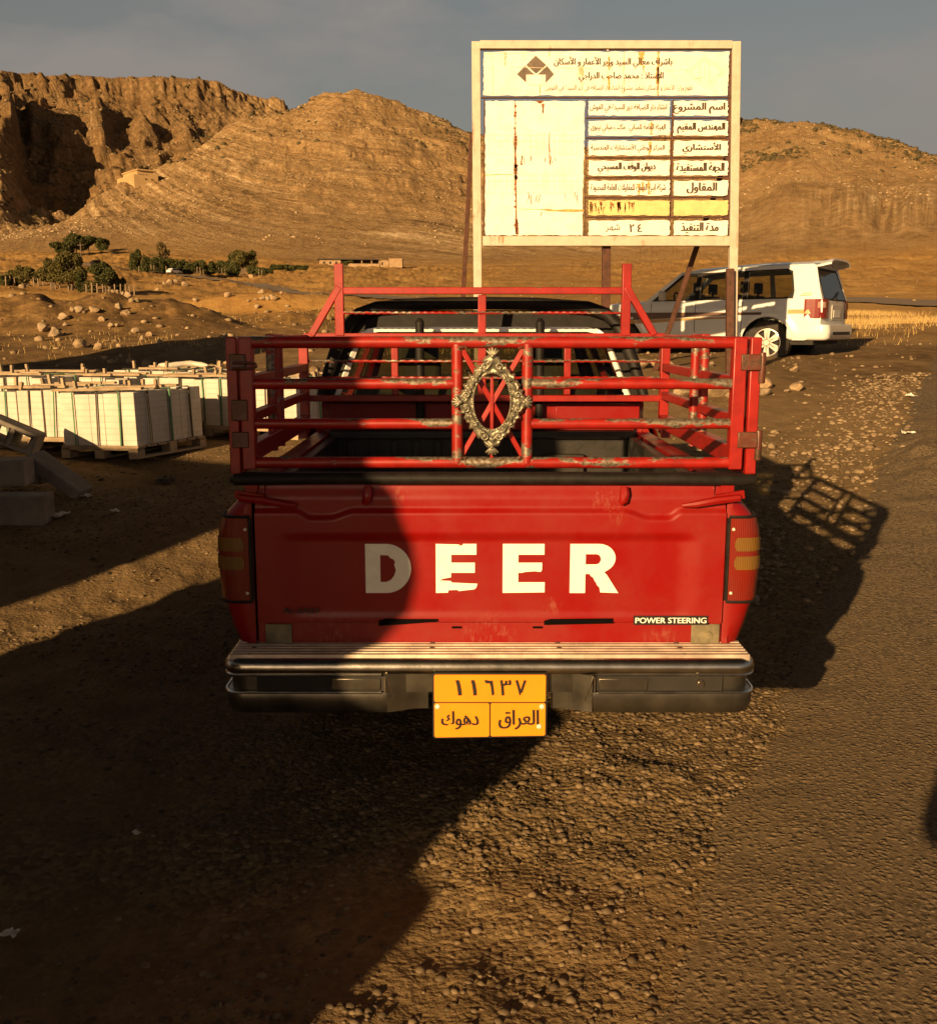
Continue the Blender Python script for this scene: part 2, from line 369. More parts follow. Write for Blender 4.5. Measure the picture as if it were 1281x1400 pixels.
phi = np.unique(np.concatenate([np.linspace(-R(180), -R(40), 60), np.linspace(-R(40), -R(28), 60), np.linspace(-R(28), R(28), 1040), np.linspace(R(28), R(40), 60), np.linspace(R(40), R(180), 60)]))
rad = np.concatenate([[0.02, .15, .35, .6, .9], np.geomspace(1.2, 22, 260), np.geomspace(22.4, 440, 230), np.linspace(445, 1420, 380), np.geomspace(1430, 2700, 24)])
RK = np.stack([np.interp(phi, L[0], L[1]) for L in LAY], 0); ZK = np.stack([np.interp(phi, L[0], L[2]) for L in LAY], 0)
fade = 1 - sstep(R(45), R(80), np.abs(phi)); ZK = ZK * fade[None, :]
Hg = np.zeros((len(rad), len(phi)))
WARP = 9 * fbm(phi * 1350 / 70, phi * 0 + 2.2, 4, .6)
WR_ = sstep(1180, 1300, rad)
for c in range(len(phi)):
    r, z = RK[:, c], ZK[:, c]; h = np.diff(r); d = np.diff(z) / h
    mt = np.zeros_like(z); mt[0] = d[0]; mt[-1] = d[-1]
    same = d[:-1] * d[1:] > 0; wa, wb = 2 * h[1:] + h[:-1], h[1:] + 2 * h[:-1]
    den = np.where(same, wa / np.where(same, d[:-1], 1) + wb / np.where(same, d[1:], 1), 1); mt[1:-1] = np.where(same, (wa + wb) / den, 0)
    rw = rad + (WARP[c] + 6 * fbm(np.full_like(rad, phi[c] * 1350 / 16), rad / 16, 4, .6)) * WR_      # buttresses and blocks of the cliff
    k = np.clip(np.searchsorted(r, rw) - 1, 0, len(r) - 2); t = np.clip((rw - r[k]) / h[k], 0, 1)
    Hg[:, c] = (2 * t**3 - 3 * t**2 + 1) * z[k] + (t**3 - 2 * t**2 + t) * h[k] * mt[k] + (-2 * t**3 + 3 * t**2) * z[k + 1] + (t**3 - t**2) * h[k] * mt[k + 1]
PH, RD = np.meshgrid(phi, rad); GX, GY = RD * np.sin(PH), RD * np.cos(PH)
# the near road's left edge (x as a function of y), used to keep its bed smooth
EDGE = np.array([(-3.5, -2.0), (-0.6, 0.4), (0.0, 1.4), (0.62, 2.6), (1.15, 3.7), (1.68, 4.92), (3.1, 7.9), (4.9, 11.3), (7.2, 16.2), (9.9, 21.6), (13.5, 28), (18, 35)])
def road_d(x, y): return (x - np.interp(y, EDGE[:, 1], EDGE[:, 0])) * 0.87     # > 0 on the asphalt
ROADM = sstep(-0.5, 0.4, road_d(GX, GY)) * (GY > -2) * (GY < 38)
near = 1 - sstep(5, 14, RD)
fieldm = sstep(8, 25, RD) * (1 - sstep(420, 520, RD))
hillm = sstep(470, 640, RD)
up = np.clip(fade[None, :], 0, 1)
Hg += near * (1 - ROADM) * (0.035 * fbm(GX * .8, GY * .8, 4) + 0.010 * fbm(GX * 7, GY * 7, 3))
Hg += fieldm * (1 - ROADM) * up * ((0.03 + RD * .0022) * fbm(GX * .16, GY * .16, 5, .55) * (1 - .7 * np.exp(-((GX - 24) / 22)**2) * (RD > 30)) + 0.03 * ridged(GX * .5, GY * .5, 3))
# rubble bank and hollow on the left, an unseen heap added out of frame to shade it
def bump2(x0, y0, sx, sy, rot=0):
    c, s = math.cos(rot), math.sin(rot); u = (GX - x0) * c + (GY - y0) * s; v = -(GX - x0) * s + (GY - y0) * c
    return np.exp(-(u / sx)**2 - (v / sy)**2)
Hg += 6.3 * bump2(-12.8, 9.3, 3.1, 3.0) * (1 + .15 * fbm(GX * .6, GY * .6, 3)) - 0.5 * bump2(-8.5, 19, 3.2, 3.5) + 0.95 * bump2(-11, 29, 5, 2.2, .2) * (1 + .5 * fbm(GX * .5, GY * .5, 4))
Hg += 0.7 * bump2(-4.5, 34, 4, 2.0) * (1 + .5 * fbm(GX * .5, GY * .5, 4)) + 0.16 * bump2(4.35, 9.2, .5, 1.9, -.45) * (1 + .6 * fbm(GX * 2, GY * 2, 4))
Hg += up * 1.2 * bump2(-26, 62, 9, 2.4, .35) + up * 1.3 * bump2(-11, 58, 6, 1.8, .1)
# erosion of the hills
px_of = 640.5 + 1400 * np.tan(np.clip(PH, -1.2, 1.2)) * 0.96
left = 1 - sstep(300, 420, px_of); right = sstep(860, 1000, px_of); mid = (1 - left) * (1 - right)
AMP = hillm * up
Hg += AMP * (1 - .8 * left * sstep(1300, 1350, RD)) * (5.0 * fbm(GX / 90, GY / 90, 7, .58) + 2.5 * ridged(GX / 34, GY / 34, 6, .55) * (0.6 + .4 * left)) * (.35 + .65 * sstep(560, 780, RD))
Hg += AMP * mid * sstep(-.3, .5, fbm(GX / 150, GY / 150, 2)) * sstep(600, 800, RD) * 2.0 * ridged(PH * 800 / 55 + .004 * RD, RD / 420, 4, .5)
Hg += AMP * left * sstep(900, 1000, RD) * (1 - .85 * sstep(1280, 1345, RD)) * (10 * ridged(GX / 75, GY / 110, 5, .55) - 4)
BLUFF = right * sstep(520, 550, RD) * (1 - sstep(615, 680, RD)) * sstep(-.45, .1, fbm(GX / 110, GY / 110, 3) + .15)
Hg += up * BLUFF * (3.2 * ridged(PH * 600 / 15, RD / 260, 4, .5))
STR = np.where(px_of < 860, Hg + 0.0021 * (GX + 60)**2 * np.sign(-(GX + 60)) * -1, PH * 600 * 1.0)
SN = fbm(STR / 6.0, (GX + GY) / 160, 4, .6); SN = np.sign(SN) * sstep(.02, .45, np.abs(SN)) * .9
Hg += AMP * (.25 + .75 * sstep(560, 760, RD)) * (.95 * SN) * (.4 + .9 * mid - .3 * right)
# crags of the gorge: spur on the far left and benches
for p_, r_, s_, q_ in ((62, 1165, 12, 30), (98, 1190, 12, 26), (180, 1200, 12, 22), (235, 1215, 14, 20), (290, 1235, 12, 16)): Hg += up * q_ * np.exp(-((px_of - p_) / s_)**2) * np.exp(-((RD - r_) / 38)**2)
Hg += up * 44 * np.exp(-((px_of - 4) / 18)**2) * np.exp(-((RD - 1130) / 70)**2) + up * 30 * np.exp(-((px_of - 128) / 16)**2) * np.exp(-((RD - 1165) / 40)**2)
band = left * sstep(1000, 1080, RD) * (1 - sstep(1400, 1460, RD)) * up
band = band * (1 - sstep(1290, 1330, RD)) * sstep(-.35, .35, fbm(GX / 70, GY / 70, 3) + .1)
q = Hg / 24.0 + .45 * fbm(GX / 90, GY / 90, 4); fl = np.floor(q); Hg += band * 0.55 * 24.0 * ((fl + sstep(.30, .70, q - fl)) - q)

def h_at(x, y):
    r = math.hypot(x, y); a = math.atan2(x, y)
    i = min(max(int(np.searchsorted(rad, r)) - 1, 0), len(rad) - 2); j = min(max(int(np.searchsorted(phi, a)) - 1, 0), len(phi) - 2)
    t = (r - rad[i]) / (rad[i + 1] - rad[i]); s = (a - phi[j]) / (phi[j + 1] - phi[j])
    return float((Hg[i, j] * (1 - s) + Hg[i, j + 1] * s) * (1 - t) + (Hg[i + 1, j] * (1 - s) + Hg[i + 1, j + 1] * s) * t)
def h_arr(x, y):
    r = np.hypot(x, y); a = np.arctan2(x, y)
    i = np.clip(np.searchsorted(rad, r) - 1, 0, len(rad) - 2); j = np.clip(np.searchsorted(phi, a) - 1, 0, len(phi) - 2)
    t = (r - rad[i]) / (rad[i + 1] - rad[i]); s = (a - phi[j]) / (phi[j + 1] - phi[j])
    return (Hg[i, j] * (1 - s) + Hg[i, j + 1] * s) * (1 - t) + (Hg[i + 1, j] * (1 - s) + Hg[i + 1, j + 1] * s) * t
def hit(px, py, rmin=1.5):              # where the sight line meets the ground
    d = ray(px, py); a = math.atan2(d.x, d.y); e = d.z / math.hypot(d.x, d.y)
    j = min(max(int(np.searchsorted(phi, a)), 0), len(phi) - 1)
    k = np.nonzero((Hg[:, j] - EYE >= e * rad) & (rad > rmin))[0]
    r = rad[k[0]] if len(k) else 1400.0
    x, y = r * math.sin(a), r * math.cos(a); return Vector((x, y, h_at(x, y)))

def np_mesh(name, V, F, mat, attrs=None, smooth=True, parent=None):
    me = bpy.data.meshes.new(name); V = np.asarray(V, np.float32); F = np.asarray(F, np.int32); k = F.shape[1]
    me.vertices.add(len(V)); me.vertices.foreach_set('co', V.ravel())
    me.loops.add(F.size); me.loops.foreach_set('vertex_index', F.ravel())
    me.polygons.add(len(F)); me.polygons.foreach_set('loop_start', np.arange(0, F.size, k, dtype=np.int32))
    me.update(calc_edges=True); me.validate()
    if smooth: me.shade_smooth()
    for nme, arr in (attrs or {}).items():
        at_ = me.attributes.new(nme, 'FLOAT', 'POINT'); at_.data.foreach_set('value', np.asarray(arr, np.float32).ravel())
    me.materials.append(mat); o = bpy.data.objects.new(name, me); col.objects.link(o)
    if parent: o.parent = parent
    return o

# ground material
t = NT('earth_and_rock'); c = t.coord()
g1 = t.noise(c, 0.35, 6, .6); g2 = t.noise(c, 4.0, 6, .65); g3 = t.noise(c, 40, 3, .6); pv = t.n('ShaderNodeTexVoronoi'); pv.inputs['Scale'].default_value = 52; t.l(c, pv.inputs['Vector'])
soil = t.ramp(t.math('ADD', t.math('MULTIPLY', g1, .5), t.math('MULTIPLY', g2, .5)), [(0.35, (0.122, 0.078, 0.036)), (0.5, (0.193, 0.125, 0.060)), (0.66, (0.277, 0.187, 0.095))])
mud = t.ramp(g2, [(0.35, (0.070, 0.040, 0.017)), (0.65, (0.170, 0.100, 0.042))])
mud_shade_f = t.math('MULTIPLY', t.attr('mud'), t.ramp(t.noise(c, 1.3, 5, .7), [(0.38, 0), (0.56, 1)]))  # mud colour, also used as painted slope shade on the left bank
peb = t.mix(t.ramp(pv.outputs['Color'], [(0.2, 0.0), (0.8, 1.0)]), (0.080, 0.053, 0.027), (0.250, 0.171, 0.084))
grav = t.mix(t.math('MULTIPLY', t.attr('gravel'), t.ramp(g2, [(.3, .35), (.6, .9)])), soil, peb)
base = grav
# hills: bedded rock with pale ledges and dark crevices
sx = t.n('ShaderNodeCombineXYZ'); sep = t.n('ShaderNodeSeparateXYZ'); t.l(c, sep.inputs[0])
t.l(t.attr('strata'), sx.inputs[0]); t.l(sep.outputs[0], sx.inputs[1]); t.l(sep.outputs[1], sx.inputs[2])
mp = t.n('ShaderNodeMapping'); mp.inputs['Scale'].default_value = (0.300, 0.011, 0.009); t.l(sx.outputs[0], mp.inputs[0])
bed = t.noise(mp.outputs[0], 1.0, 8, .62)
crag = t.noise(c, 0.035, 9, .7); fine = t.noise(c, 0.22, 6, .7)
rock = t.ramp(t.math('ADD', t.math('MULTIPLY', bed, .6), t.math('MULTIPLY', fine, .4)), [(0.38, (0.088, 0.053, 0.026)), (0.47, (0.281, 0.179, 0.085)), (0.545, (0.395, 0.261, 0.133)), (0.62, (0.645, 0.482, 0.295))])
hsoil = t.ramp(t.math('ADD', t.math('MULTIPLY', crag, .5), t.math('MULTIPLY', fine, .5)), [(0.38, (0.208, 0.125, 0.055)), (0.5, (0.343, 0.215, 0.100)), (0.62, (0.458, 0.308, 0.152))])
hill = t.mix(t.attr('rocky'), hsoil, rock)
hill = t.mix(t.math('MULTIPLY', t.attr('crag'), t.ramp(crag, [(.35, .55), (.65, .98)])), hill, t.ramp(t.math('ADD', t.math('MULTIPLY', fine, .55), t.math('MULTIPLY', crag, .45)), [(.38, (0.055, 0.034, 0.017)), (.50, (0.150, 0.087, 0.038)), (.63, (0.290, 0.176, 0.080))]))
field = t.ramp(t.math('ADD', t.math('MULTIPLY', t.noise(c, 0.06, 6, .6), .5), t.math('MULTIPLY', t.noise(c, .9, 6, .75), .5)), [(0.36, (0.220, 0.114, 0.034)), (0.52, (0.360, 0.204, 0.065)), (0.66, (0.450, 0.285, 0.106))])
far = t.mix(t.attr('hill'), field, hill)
t.set(base=t.mix(mud_shade_f, t.mix(t.attr('far'), base, far), mud), rough=0.95, spec=0.15)
b1 = t.bump(t.math('MULTIPLY', t.attr('gravel'), t.math('SUBTRACT', 1.0, t.voro(c, 52))), 0.6, 0.012)
b2 = t.bump(t.math('ADD', g2, t.math('MULTIPLY', g3, .35)), 0.5, 0.06, b1)
b3 = t.bump(t.math('MULTIPLY', t.attr('hill'), t.math('ADD', t.noise(c, .42, 7, .75), bed)), 0.75, 4.0, b2)
t.bump(t.math('MULTIPLY', t.attr('far'), t.noise(c, .9, 6, .75)), 0.5, 0.35, b3)
M['earth'] = t.m

nr, nc = len(rad), len(phi)
V = np.stack([GX, GY, Hg], -1).reshape(-1, 3)
I, J = np.meshgrid(np.arange(nr - 1), np.arange(nc - 1), indexing='ij'); i0 = (I * nc + J).ravel()
F = np.stack([i0, i0 + 1, i0 + nc + 1, i0 + nc], 1)[:, ::-1]
gravel = (1 - sstep(7, 15, RD)) * np.clip(.25 + .75 * sstep(-.35, .35, fbm(GX * .45, GY * .45, 3) + .4 - .12 * np.abs(GY - 4.5)), 0, 1)
mud_shade_mask = .95 * np.exp(-((GX + 11) / 9)**2 - ((GY - 29) / 14)**2) + np.exp(-((GX - 8) / 3.2)**2 - ((GY - 18.5) / 3.6)**2) + .8 * np.exp(-((GX - 7) / 2.2)**2 - ((GY - 15) / 1.2)**2) + .6 * np.exp(-((GX + 6.0) / 4)**2 - ((GY - 16) / 4)**2) + .5 * np.exp(-((GX + 3) / 2.5)**2 - ((GY - 8.5) / 2)**2)  # first term paints slope shade on the left bank; mud by the car
rocky = np.clip(.25 + .8 * sstep(-.3, .5, fbm(GX / 120, GY / 120, 4)) * mid + 1.0 * BLUFF - .22 * right + .5 * left, 0, 1) * sstep(480, 600, RD)
ground = np_mesh('ground', V, F, M['earth'], dict(gravel=gravel, mud=np.clip(mud_shade_mask, 0, 1), far=sstep(18, 40, RD), hill=sstep(430, 540, RD + 30 * fbm(GX / 50, GY / 50, 3)), rocky=rocky, strata=STR, crag=left * sstep(960, 1060, RD)))
tag(ground, kind='structure')

# near road: dusty asphalt with a ragged left edge
t = NT('dusty_asphalt'); c = t.coord()
n1 = t.noise(c, .7, 6, .6); n2 = t.noise(c, 55, 3, .6); n3 = t.noise(c, 6, 5, .6); pv = t.n('ShaderNodeTexVoronoi'); pv.inputs['Scale'].default_value = 75; t.l(c, pv.inputs['Vector'])
asph = t.mix(t.ramp(pv.outputs['Color'], [(.25, 0), (.8, 1)]), (0.045, 0.035, 0.024), (0.21, 0.155, 0.10))
dust = t.ramp(t.math('ADD', t.math('MULTIPLY', n1, .6), t.math('MULTIPLY', n3, .4)), [(.38, .10), (.64, .70)])
dust = t.math('MINIMUM', 1.0, t.math('ADD', dust, t.attr('edge_dust')))
t.set(base=t.mix(dust, asph, t.ramp(n2, [(.35, (.13, .090, .049)), (.65, (.225, .157, .088))])), rough=.9, spec=.2)
cw = t.n('ShaderNodeVectorMath', operation='ADD'); t.l(c, cw.inputs[0]); ns_ = t.n('ShaderNodeTexNoise'); ns_.inputs['Scale'].default_value = 30; t.l(c, ns_.inputs['Vector']); mu = t.n('ShaderNodeVectorMath', operation='SCALE'); mu.inputs['Scale'].default_value = .03; t.l(ns_.outputs['Color'], mu.inputs[0]); t.l(mu.outputs[0], cw.inputs[1])
pit = t.ramp(t.voro(cw.outputs[0], 46), [(.10, 1.0), (.55, .0)])
bb = t.bump(t.math('MULTIPLY', pit, t.ramp(t.noise(c, 9, 5, .7), [(.38, .25), (.6, 1)])), .85, .012); t.bump(t.math('ADD', t.noise(c, 130, 3, .7), n3), .55, .007, bb)
M['asphalt'] = t.m
ys = np.concatenate([np.linspace(-1.9, 10, 420), np.linspace(10.05, 36, 300)]); ws = np.concatenate([np.linspace(0, 1.2, 26), np.linspace(1.4, 6.2, 18)])
RV = []
for yy in ys:
    ex = np.interp(yy, EDGE[:, 1], EDGE[:, 0]) + .10 * float(fbm(np.array([yy * .9]), np.array([3.3]), 3)[0]) + .045 * float(fbm(np.array([yy * 6.]), np.array([7.7]), 3)[0])
    RV.append(np.stack([ex + ws * 1.15, np.full_like(ws, yy)], -1))
RV = np.array(RV); ZR = h_arr(RV[..., 0], RV[..., 1]) + np.minimum(.03, ws * .12)[None, :] - .001 + .004
nr2, nc2 = RV.shape[:2]; I, J = np.meshgrid(np.arange(nr2 - 1), np.arange(nc2 - 1), indexing='ij'); i0 = (I * nc2 + J).ravel()
road = np_mesh('road', np.concatenate([RV, ZR[..., None]], -1).reshape(-1, 3), np.stack([i0, i0 + 1, i0 + nc2 + 1, i0 + nc2], 1), M['asphalt'], dict(edge_dust=(.6 * np.exp(-ws / .45)[None, :] * (1 - sstep(3.6, 5.0, ys))[:, None]).ravel())); tag(road, kind='structure')
# far road: the same asphalt, crossing the plain
M['farasphalt'] = simple('far_asphalt', (0.15, 0.105, 0.07), .95, .2, .1)
def strip(name, pix, width, lift):
    pts = [hit(*p, rmin=25) for p in pix]; dense = []
    for a, b in zip(pts[:-1], pts[1:]):
        n = max(2, int((b - a).length / 2)); dense += [a.lerp(b, i / n) for i in range(n)]
    dense.append(pts[-1]); mb = MB(); L = len(dense); vs = []
    nrm = []
    for i, p in enumerate(dense):
        d = (dense[min(i + 1, L - 1)] - dense[max(i - 1, 0)]); d.z = 0; d.normalize(); nrm.append(Vector((d.y, -d.x, 0)))
    w_ = min(9, len(dense) // 2 * 2 - 1); K = 5; hs = np.zeros((L, K))
    for k in range(K):
        h0 = np.array([h_at(*(p + n_ * width * (k / (K - 1) - .5)).xy) for p, n_ in zip(dense, nrm)]); hs[:, k] = np.maximum(h0, np.convolve(np.pad(h0, w_ // 2, mode='edge'), np.ones(w_) / w_, mode='valid'))
    for i, p in enumerate(dense):
        for k in range(K): q = p + nrm[i] * width * (k / (K - 1) - .5); vs.append((q.x, q.y, hs[i, k] + lift))
    mb.add(vs, [(K * i + k, K * i + K + k, K * i + K + k + 1, K * i + k + 1) for i in range(L - 1) for k in range(K - 1)])
    return tag(mb.build(name, M['farasphalt']), kind='structure')
strip('far_road', [(60, 357), (112, 359), (150, 364), (200, 371), (250, 377), (300, 382), (350, 389), (400, 397), (460, 403), (576, 411)], 6, .16)
strip('side_road', [(1000, 408), (1080, 408), (1150, 409), (1220, 412), (1290, 416), (1400, 421)], 5, .06)

# ------------------------------------------------------------------ lettering
_AR = {'ا': (0xFE8D, 2), 'أ': (0xFE83, 2), 'إ': (0xFE87, 2), 'آ': (0xFE81, 2), 'ب': (0xFE8F, 4), 'ة': (0xFE93, 2), 'ت': (0xFE95, 4), 'ث': (0xFE99, 4), 'ج': (0xFE9D, 4), 'ح': (0xFEA1, 4), 'خ': (0xFEA5, 4),
       'د': (0xFEA9, 2), 'ذ': (0xFEAB, 2), 'ر': (0xFEAD, 2), 'ز': (0xFEAF, 2), 'س': (0xFEB1, 4), 'ش': (0xFEB5, 4), 'ص': (0xFEB9, 4), 'ض': (0xFEBD, 4), 'ط': (0xFEC1, 4), 'ظ': (0xFEC5, 4), 'ع': (0xFEC9, 4), 'غ': (0xFECD, 4),
       'ف': (0xFED1, 4), 'ق': (0xFED5, 4), 'ك': (0xFED9, 4), 'ل': (0xFEDD, 4), 'م': (0xFEE1, 4), 'ن': (0xFEE5, 4), 'ه': (0xFEE9, 4), 'و': (0xFEED, 2), 'ى': (0xFEEF, 2), 'ي': (0xFEF1, 4), 'ئ': (0xFE89, 4), 'ء': (0xFE80, 1), 'ؤ': (0xFE85, 2)}
_LA = {'ا': 0xFEFB, 'أ': 0xFEF7, 'إ': 0xFEF9, 'آ': 0xFEF5}
def arabic(s):
    out = []; i = 0; prev = False           # prev: the previous letter joins forward
    while i < len(s):
        ch = s[i]
        if ch == 'ل' and i + 1 < len(s) and s[i + 1] in _LA:
            out.append(chr(_LA[s[i + 1]] + (1 if prev else 0))); prev = False; i += 2; continue
        if ch in _AR:
            b, k = _AR[ch]; nxt = i + 1 < len(s) and s[i + 1] in _AR and _AR[s[i + 1]][1] > 1
            if k == 1: out.append(chr(b)); prev = False
            elif k == 2: out.append(chr(b + (1 if prev else 0))); prev = False
            else:
                out.append(chr(b + (3 if prev and nxt else 2 if nxt else 1 if prev else 0))); prev = True if nxt else False
        else: out.append(ch); prev = False
        i += 1
    return ''.join(reversed(out))
def text_mesh(body, bold=0.0):
    cu = bpy.data.curves.new('lettering', 'FONT'); cu.body = body; cu.offset = bold; cu.resolution_u = 3
    o = bpy.data.objects.new('lettering', cu); col.objects.link(o); bpy.context.view_layer.update()
    me = bpy.data.meshes.new_from_object(o.evaluated_get(bpy.context.evaluated_depsgraph_get()))
    vs = [v.co.copy() for v in me.vertices]; fs = [tuple(p.vertices) for p in me.polygons]
    bpy.data.objects.remove(o); bpy.data.meshes.remove(me); bpy.data.curves.remove(cu)
    return vs, fs
def lettering(mb, body, x0, x1, z0, z1, y, bold=0.0, fit=True, slant=0.0):
    """fits the words into the rectangle x0..x1, z0..z1 of the upright plane y, facing -y"""
    vs, fs = text_mesh(body)
    ax, bx = min(v.x for v in vs), max(v.x for v in vs); ay, by = min(v.y for v in vs), max(v.y for v in vs)
    kx, ky = (x1 - x0) / (bx - ax), (z1 - z0) / (by - ay)
    st = bold * (z1 - z0); n = 1 + 2 * int(bold > 0)      # thicker strokes: the words laid over themselves a hair apart
    for i in range(n):
        o = (0, -st, st)[i]
        mb.add([(x0 + o + (v.x - ax) * kx + slant * (v.y - ay) * ky, y - .0002 * i, z0 + (v.y - ay) * ky) for v in vs], fs)

# ------------------------------------------------------------------ shared vehicle builders
def side_shell(mb, us, zb, zt, xo, sgn, nz=14, off=0.0):
    """outer skin of one flank: stations us along y, from zb(u) up to zt(u), bulging xo(z, u)"""
    tt = np.linspace(0, 1, nz)
    def fn(u, s):
        z = zb(u) + (zt(u) - zb(u)) * s
        return (sgn * (xo(z, u) + off), u, z)
    mb.grid(fn, us, tt, flip=(sgn < 0))
def arch(u, c, r, zc):                   # height of a wheel opening's edge at station u
    d = abs(u - c); return zc + math.sqrt(r * r - d * d) if d < r else -9
def wheel(parent, loc, Rw, Wd, sgn, spokes=5, rimR=None):
    e = bpy.data.objects.new('wheel', None); col.objects.link(e); e.parent = parent; e.location = loc; e.empty_display_size = .1
    rimR = rimR or Rw * .60; h = Wd / 2
    mb = MB(); mb.revolve([(rimR, h * .86), (rimR * 1.05, h), (Rw * .93, h), (Rw * .985, h * .8), (Rw, h * .5), (Rw, -h * .5), (Rw * .985, -h * .8), (Rw * .93, -h), (rimR * 1.05, -h), (rimR, -h * .86)], 40)
    for k in range(40):
        a = 2 * math.pi * k / 40; Mx = Matrix.Rotation(a, 4, 'X')
        mb.box(-h * .82, h * .82, -.016, .016, Rw - .006, Rw + .006, Mx)
    mb.build('tyre', M['tyre'], e)
    mb = MB(); f = sgn * h
    mb.revolve([(rimR, f * .9), (rimR * .93, f * .92), (rimR * .90, f * .60)], 40)
    for k in range(spokes):
        for d in (-.13, .13):
            a = 2 * math.pi * k / spokes + d; Mx = Matrix.Rotation(a, 4, 'X')
            x0, x1 = sorted((f * .5, f * .88)); mb.box(x0, x1, -.028, .028, rimR * .12, rimR * .94, Mx)
    mb.revolve([(rimR * .26, f * .5), (rimR * .26, f * .9), (rimR * .2, f * .98), (0.001, f * .98)], 20)
    mb.build('rim', M['alloy'], e, recalc=True)
    mb = MB(); mb.revolve([(rimR * .92, f * .58), (rimR * .86, f * .2), (rimR * .55, f * .2), (rimR * .5, f * .35), (.001, f * .35)], 40); mb.build('brake_drum', M['dark'], e, recalc=True)
    return e

# ------------------------------------------------------------------ the red pickup
truck = empty('pickup_truck', (0.065, 3.0, 0), 0, 'worn red pickup truck with a welded pipe cage around its bed, seen from behind', 'pickup truck')
def tx(px, py, yl):
    p = at(px, py, 3.0 + yl); return p.x - 0.065, p.z

# tailgate: pressed sheet with an upper step and a sunken field
def tg_y(x, z):
    d = 0.0
    k = 1.018 - 0.022 * float(sstep(.42, .50, abs(x))) + 0.022 * float(sstep(.56, .60, abs(x)))
    d += 0.014 * float(sstep(k - .006, k + .014, z)) + .012 * float(sstep(1.055, 1.10, z))
    ex = float(1 - sstep(.585, .675, abs(x))); ez = float(1 - sstep(.922, .955, z)) * float(sstep(.672, .70, z) * .35 + .65)
    d += 0.011 * ex * ez
    d += .003 * math.cos(x * 2.2)
    return .14 + d - .003
mb = MB(); mb.grid(lambda x, z: (x, tg_y(x, z), z), np.linspace(-.732, .738, 190), np.linspace(.662, 1.108, 90), flip=True)
for s, x in ((-1, -.732), (1, .738)): mb.grid(lambda y, z: (x, y + tg_y(x, z), z), [0, .05], np.linspace(.662, 1.108, 20), flip=(s < 0))
mb.grid(lambda x, y: (x, y + tg_y(x, .662), .662), np.linspace(-.732, .738, 30), [0, .05])
mb.grid(lambda x, y: (x, y + tg_y(x, 1.108), 1.108), np.linspace(-.732, .738, 30), [0, .05], flip=True)
mb.box(-.70, .70, .20, .215, .68, 1.10)
tailgate = mb.build('tailgate', M['gatered'], truck, ang=50)
# DEER in worn block capitals: every letter its own outline, chipped as on the truck
def letters(name, outl, fn, mat, parent, th=.0012):
    mb = MB()
    for o, hs in outl: mb = MB(); mb.plate(o, hs, fn, th); mb.build(name, mat, parent, smooth=False)
lw, z0, z1 = .148, .757, .916
def arcp(cx, cz, rx, rz, a0, a1, n): return [(cx + rx * math.cos(R(a0 + (a1 - a0) * i / n)), cz + rz * math.sin(R(a0 + (a1 - a0) * i / n))) for i in range(n + 1)]
X = -.390; zm = (z0 + z1) / 2; hh = (z1 - z0) / 2
D_ = ([(X, z0), (X + .065, z0)] + arcp(X + .065, zm, .079, hh, -90, 90, 20) + [(X, z1)], [[(X + .047, z0 + .036), (X + .047, z1 - .036), (X + .072, z1 - .037), (X + .079, z1 - .046), (X + .088, z1 - .049), (X + .094, z1 - .058), (X + .091, z1 - .066), (X + .096, zm - .006), (X + .090, zm - .024), (X + .080, z0 + .043), (X + .066, z0 + .036)]])
X = -.168
E1 = ([(X, z0), (X + .038, z0 + .001), (X + .040, z0 + .009), (X + .068, z0 + .010), (X + .072, z0 + .006), (X + .106, z0 + .010), (X + .122, z0 + .012), (X + .128, z0 + .018), (X + .131, z0 + .030), (X + .050, z0 + .034), (X + .048, z0 + .039), (X + .012, z0 + .041), (X + .022, z0 + .046), (X + .048, z0 + .051), (X + .048, zm - .014), (X + .123, zm - .014), (X + .123, zm + .019), (X + .049, zm + .019), (X + .049, z1 - .035), (X + .128, z1 - .035), (X + .128, z1), (X + .086, z1), (X + .083, z1 - .005), (X + .070, z1 - .006), (X + .076, z1 - .002), (X, z1)], [])
X = .043
E2 = ([(X, z0), (X + .133, z0 + .002), (X + .133, z0 + .035), (X + .049, z0 + .035), (X + .049, zm - .014), (X + .060, zm - .014), (X + .072, zm - .011), (X + .100, zm - .009), (X + .120, zm - .011), (X + .124, zm - .005), (X + .124, zm + .019), (X + .049, zm + .019), (X + .049, z1 - .035), (X + .131, z1 - .035), (X + .131, z1), (X, z1)], [])
X = .255
R_ = ([(X, z0), (X + .049, z0), (X + .049, z0 + .062), (X + .062, z0 + .062), (X + .066, z0 + .055), (X + .074, z0 + .050), (X + .078, z0 + .040), (X + .083, z0 + .034), (X + .086, z0 + .026), (X + .094, z0 + .018), (X + .097, z0 + .002), (X + .154, z0)] + [(X + .134, z0 + .032), (X + .116, z0 + .060), (X + .108, z0 + .067)] + arcp(X + .090, z1 - .046, .053, .046, -58, 90, 14) + [(X, z1)], [[(X + .049, z1 - .066), (X + .049, z1 - .033), (X + .082, z1 - .033)] + arcp(X + .082, z1 - .0495, .015, .0165, 70, -70, 6) + [(X + .082, z1 - .066)]])
letters('tailgate_letter', [D_, E1, E2, R_], lambda a, b, d: (a, tg_y(a, b) - .0026 + d, b), M['white_letter'], tailgate)
mb = MB(); lettering(mb, 'POWER STEERING', .464, .688, .662, .680, .1335, bold=.04); mb.build('slogan_lettering', M['white_letter'], tailgate, smooth=False)
mb = MB(); mb.box(.458, .694, .1342, .1362, .656, .686); mb.build('slogan_sticker', M['black_letter'], tailgate)
mb = MB(); lettering(mb, 'AL-SAID', -.655, -.542, .694, .713, .1330, bold=.03, slant=.25); mb.build('faded_lettering', M['black_letter'], tailgate, smooth=False)
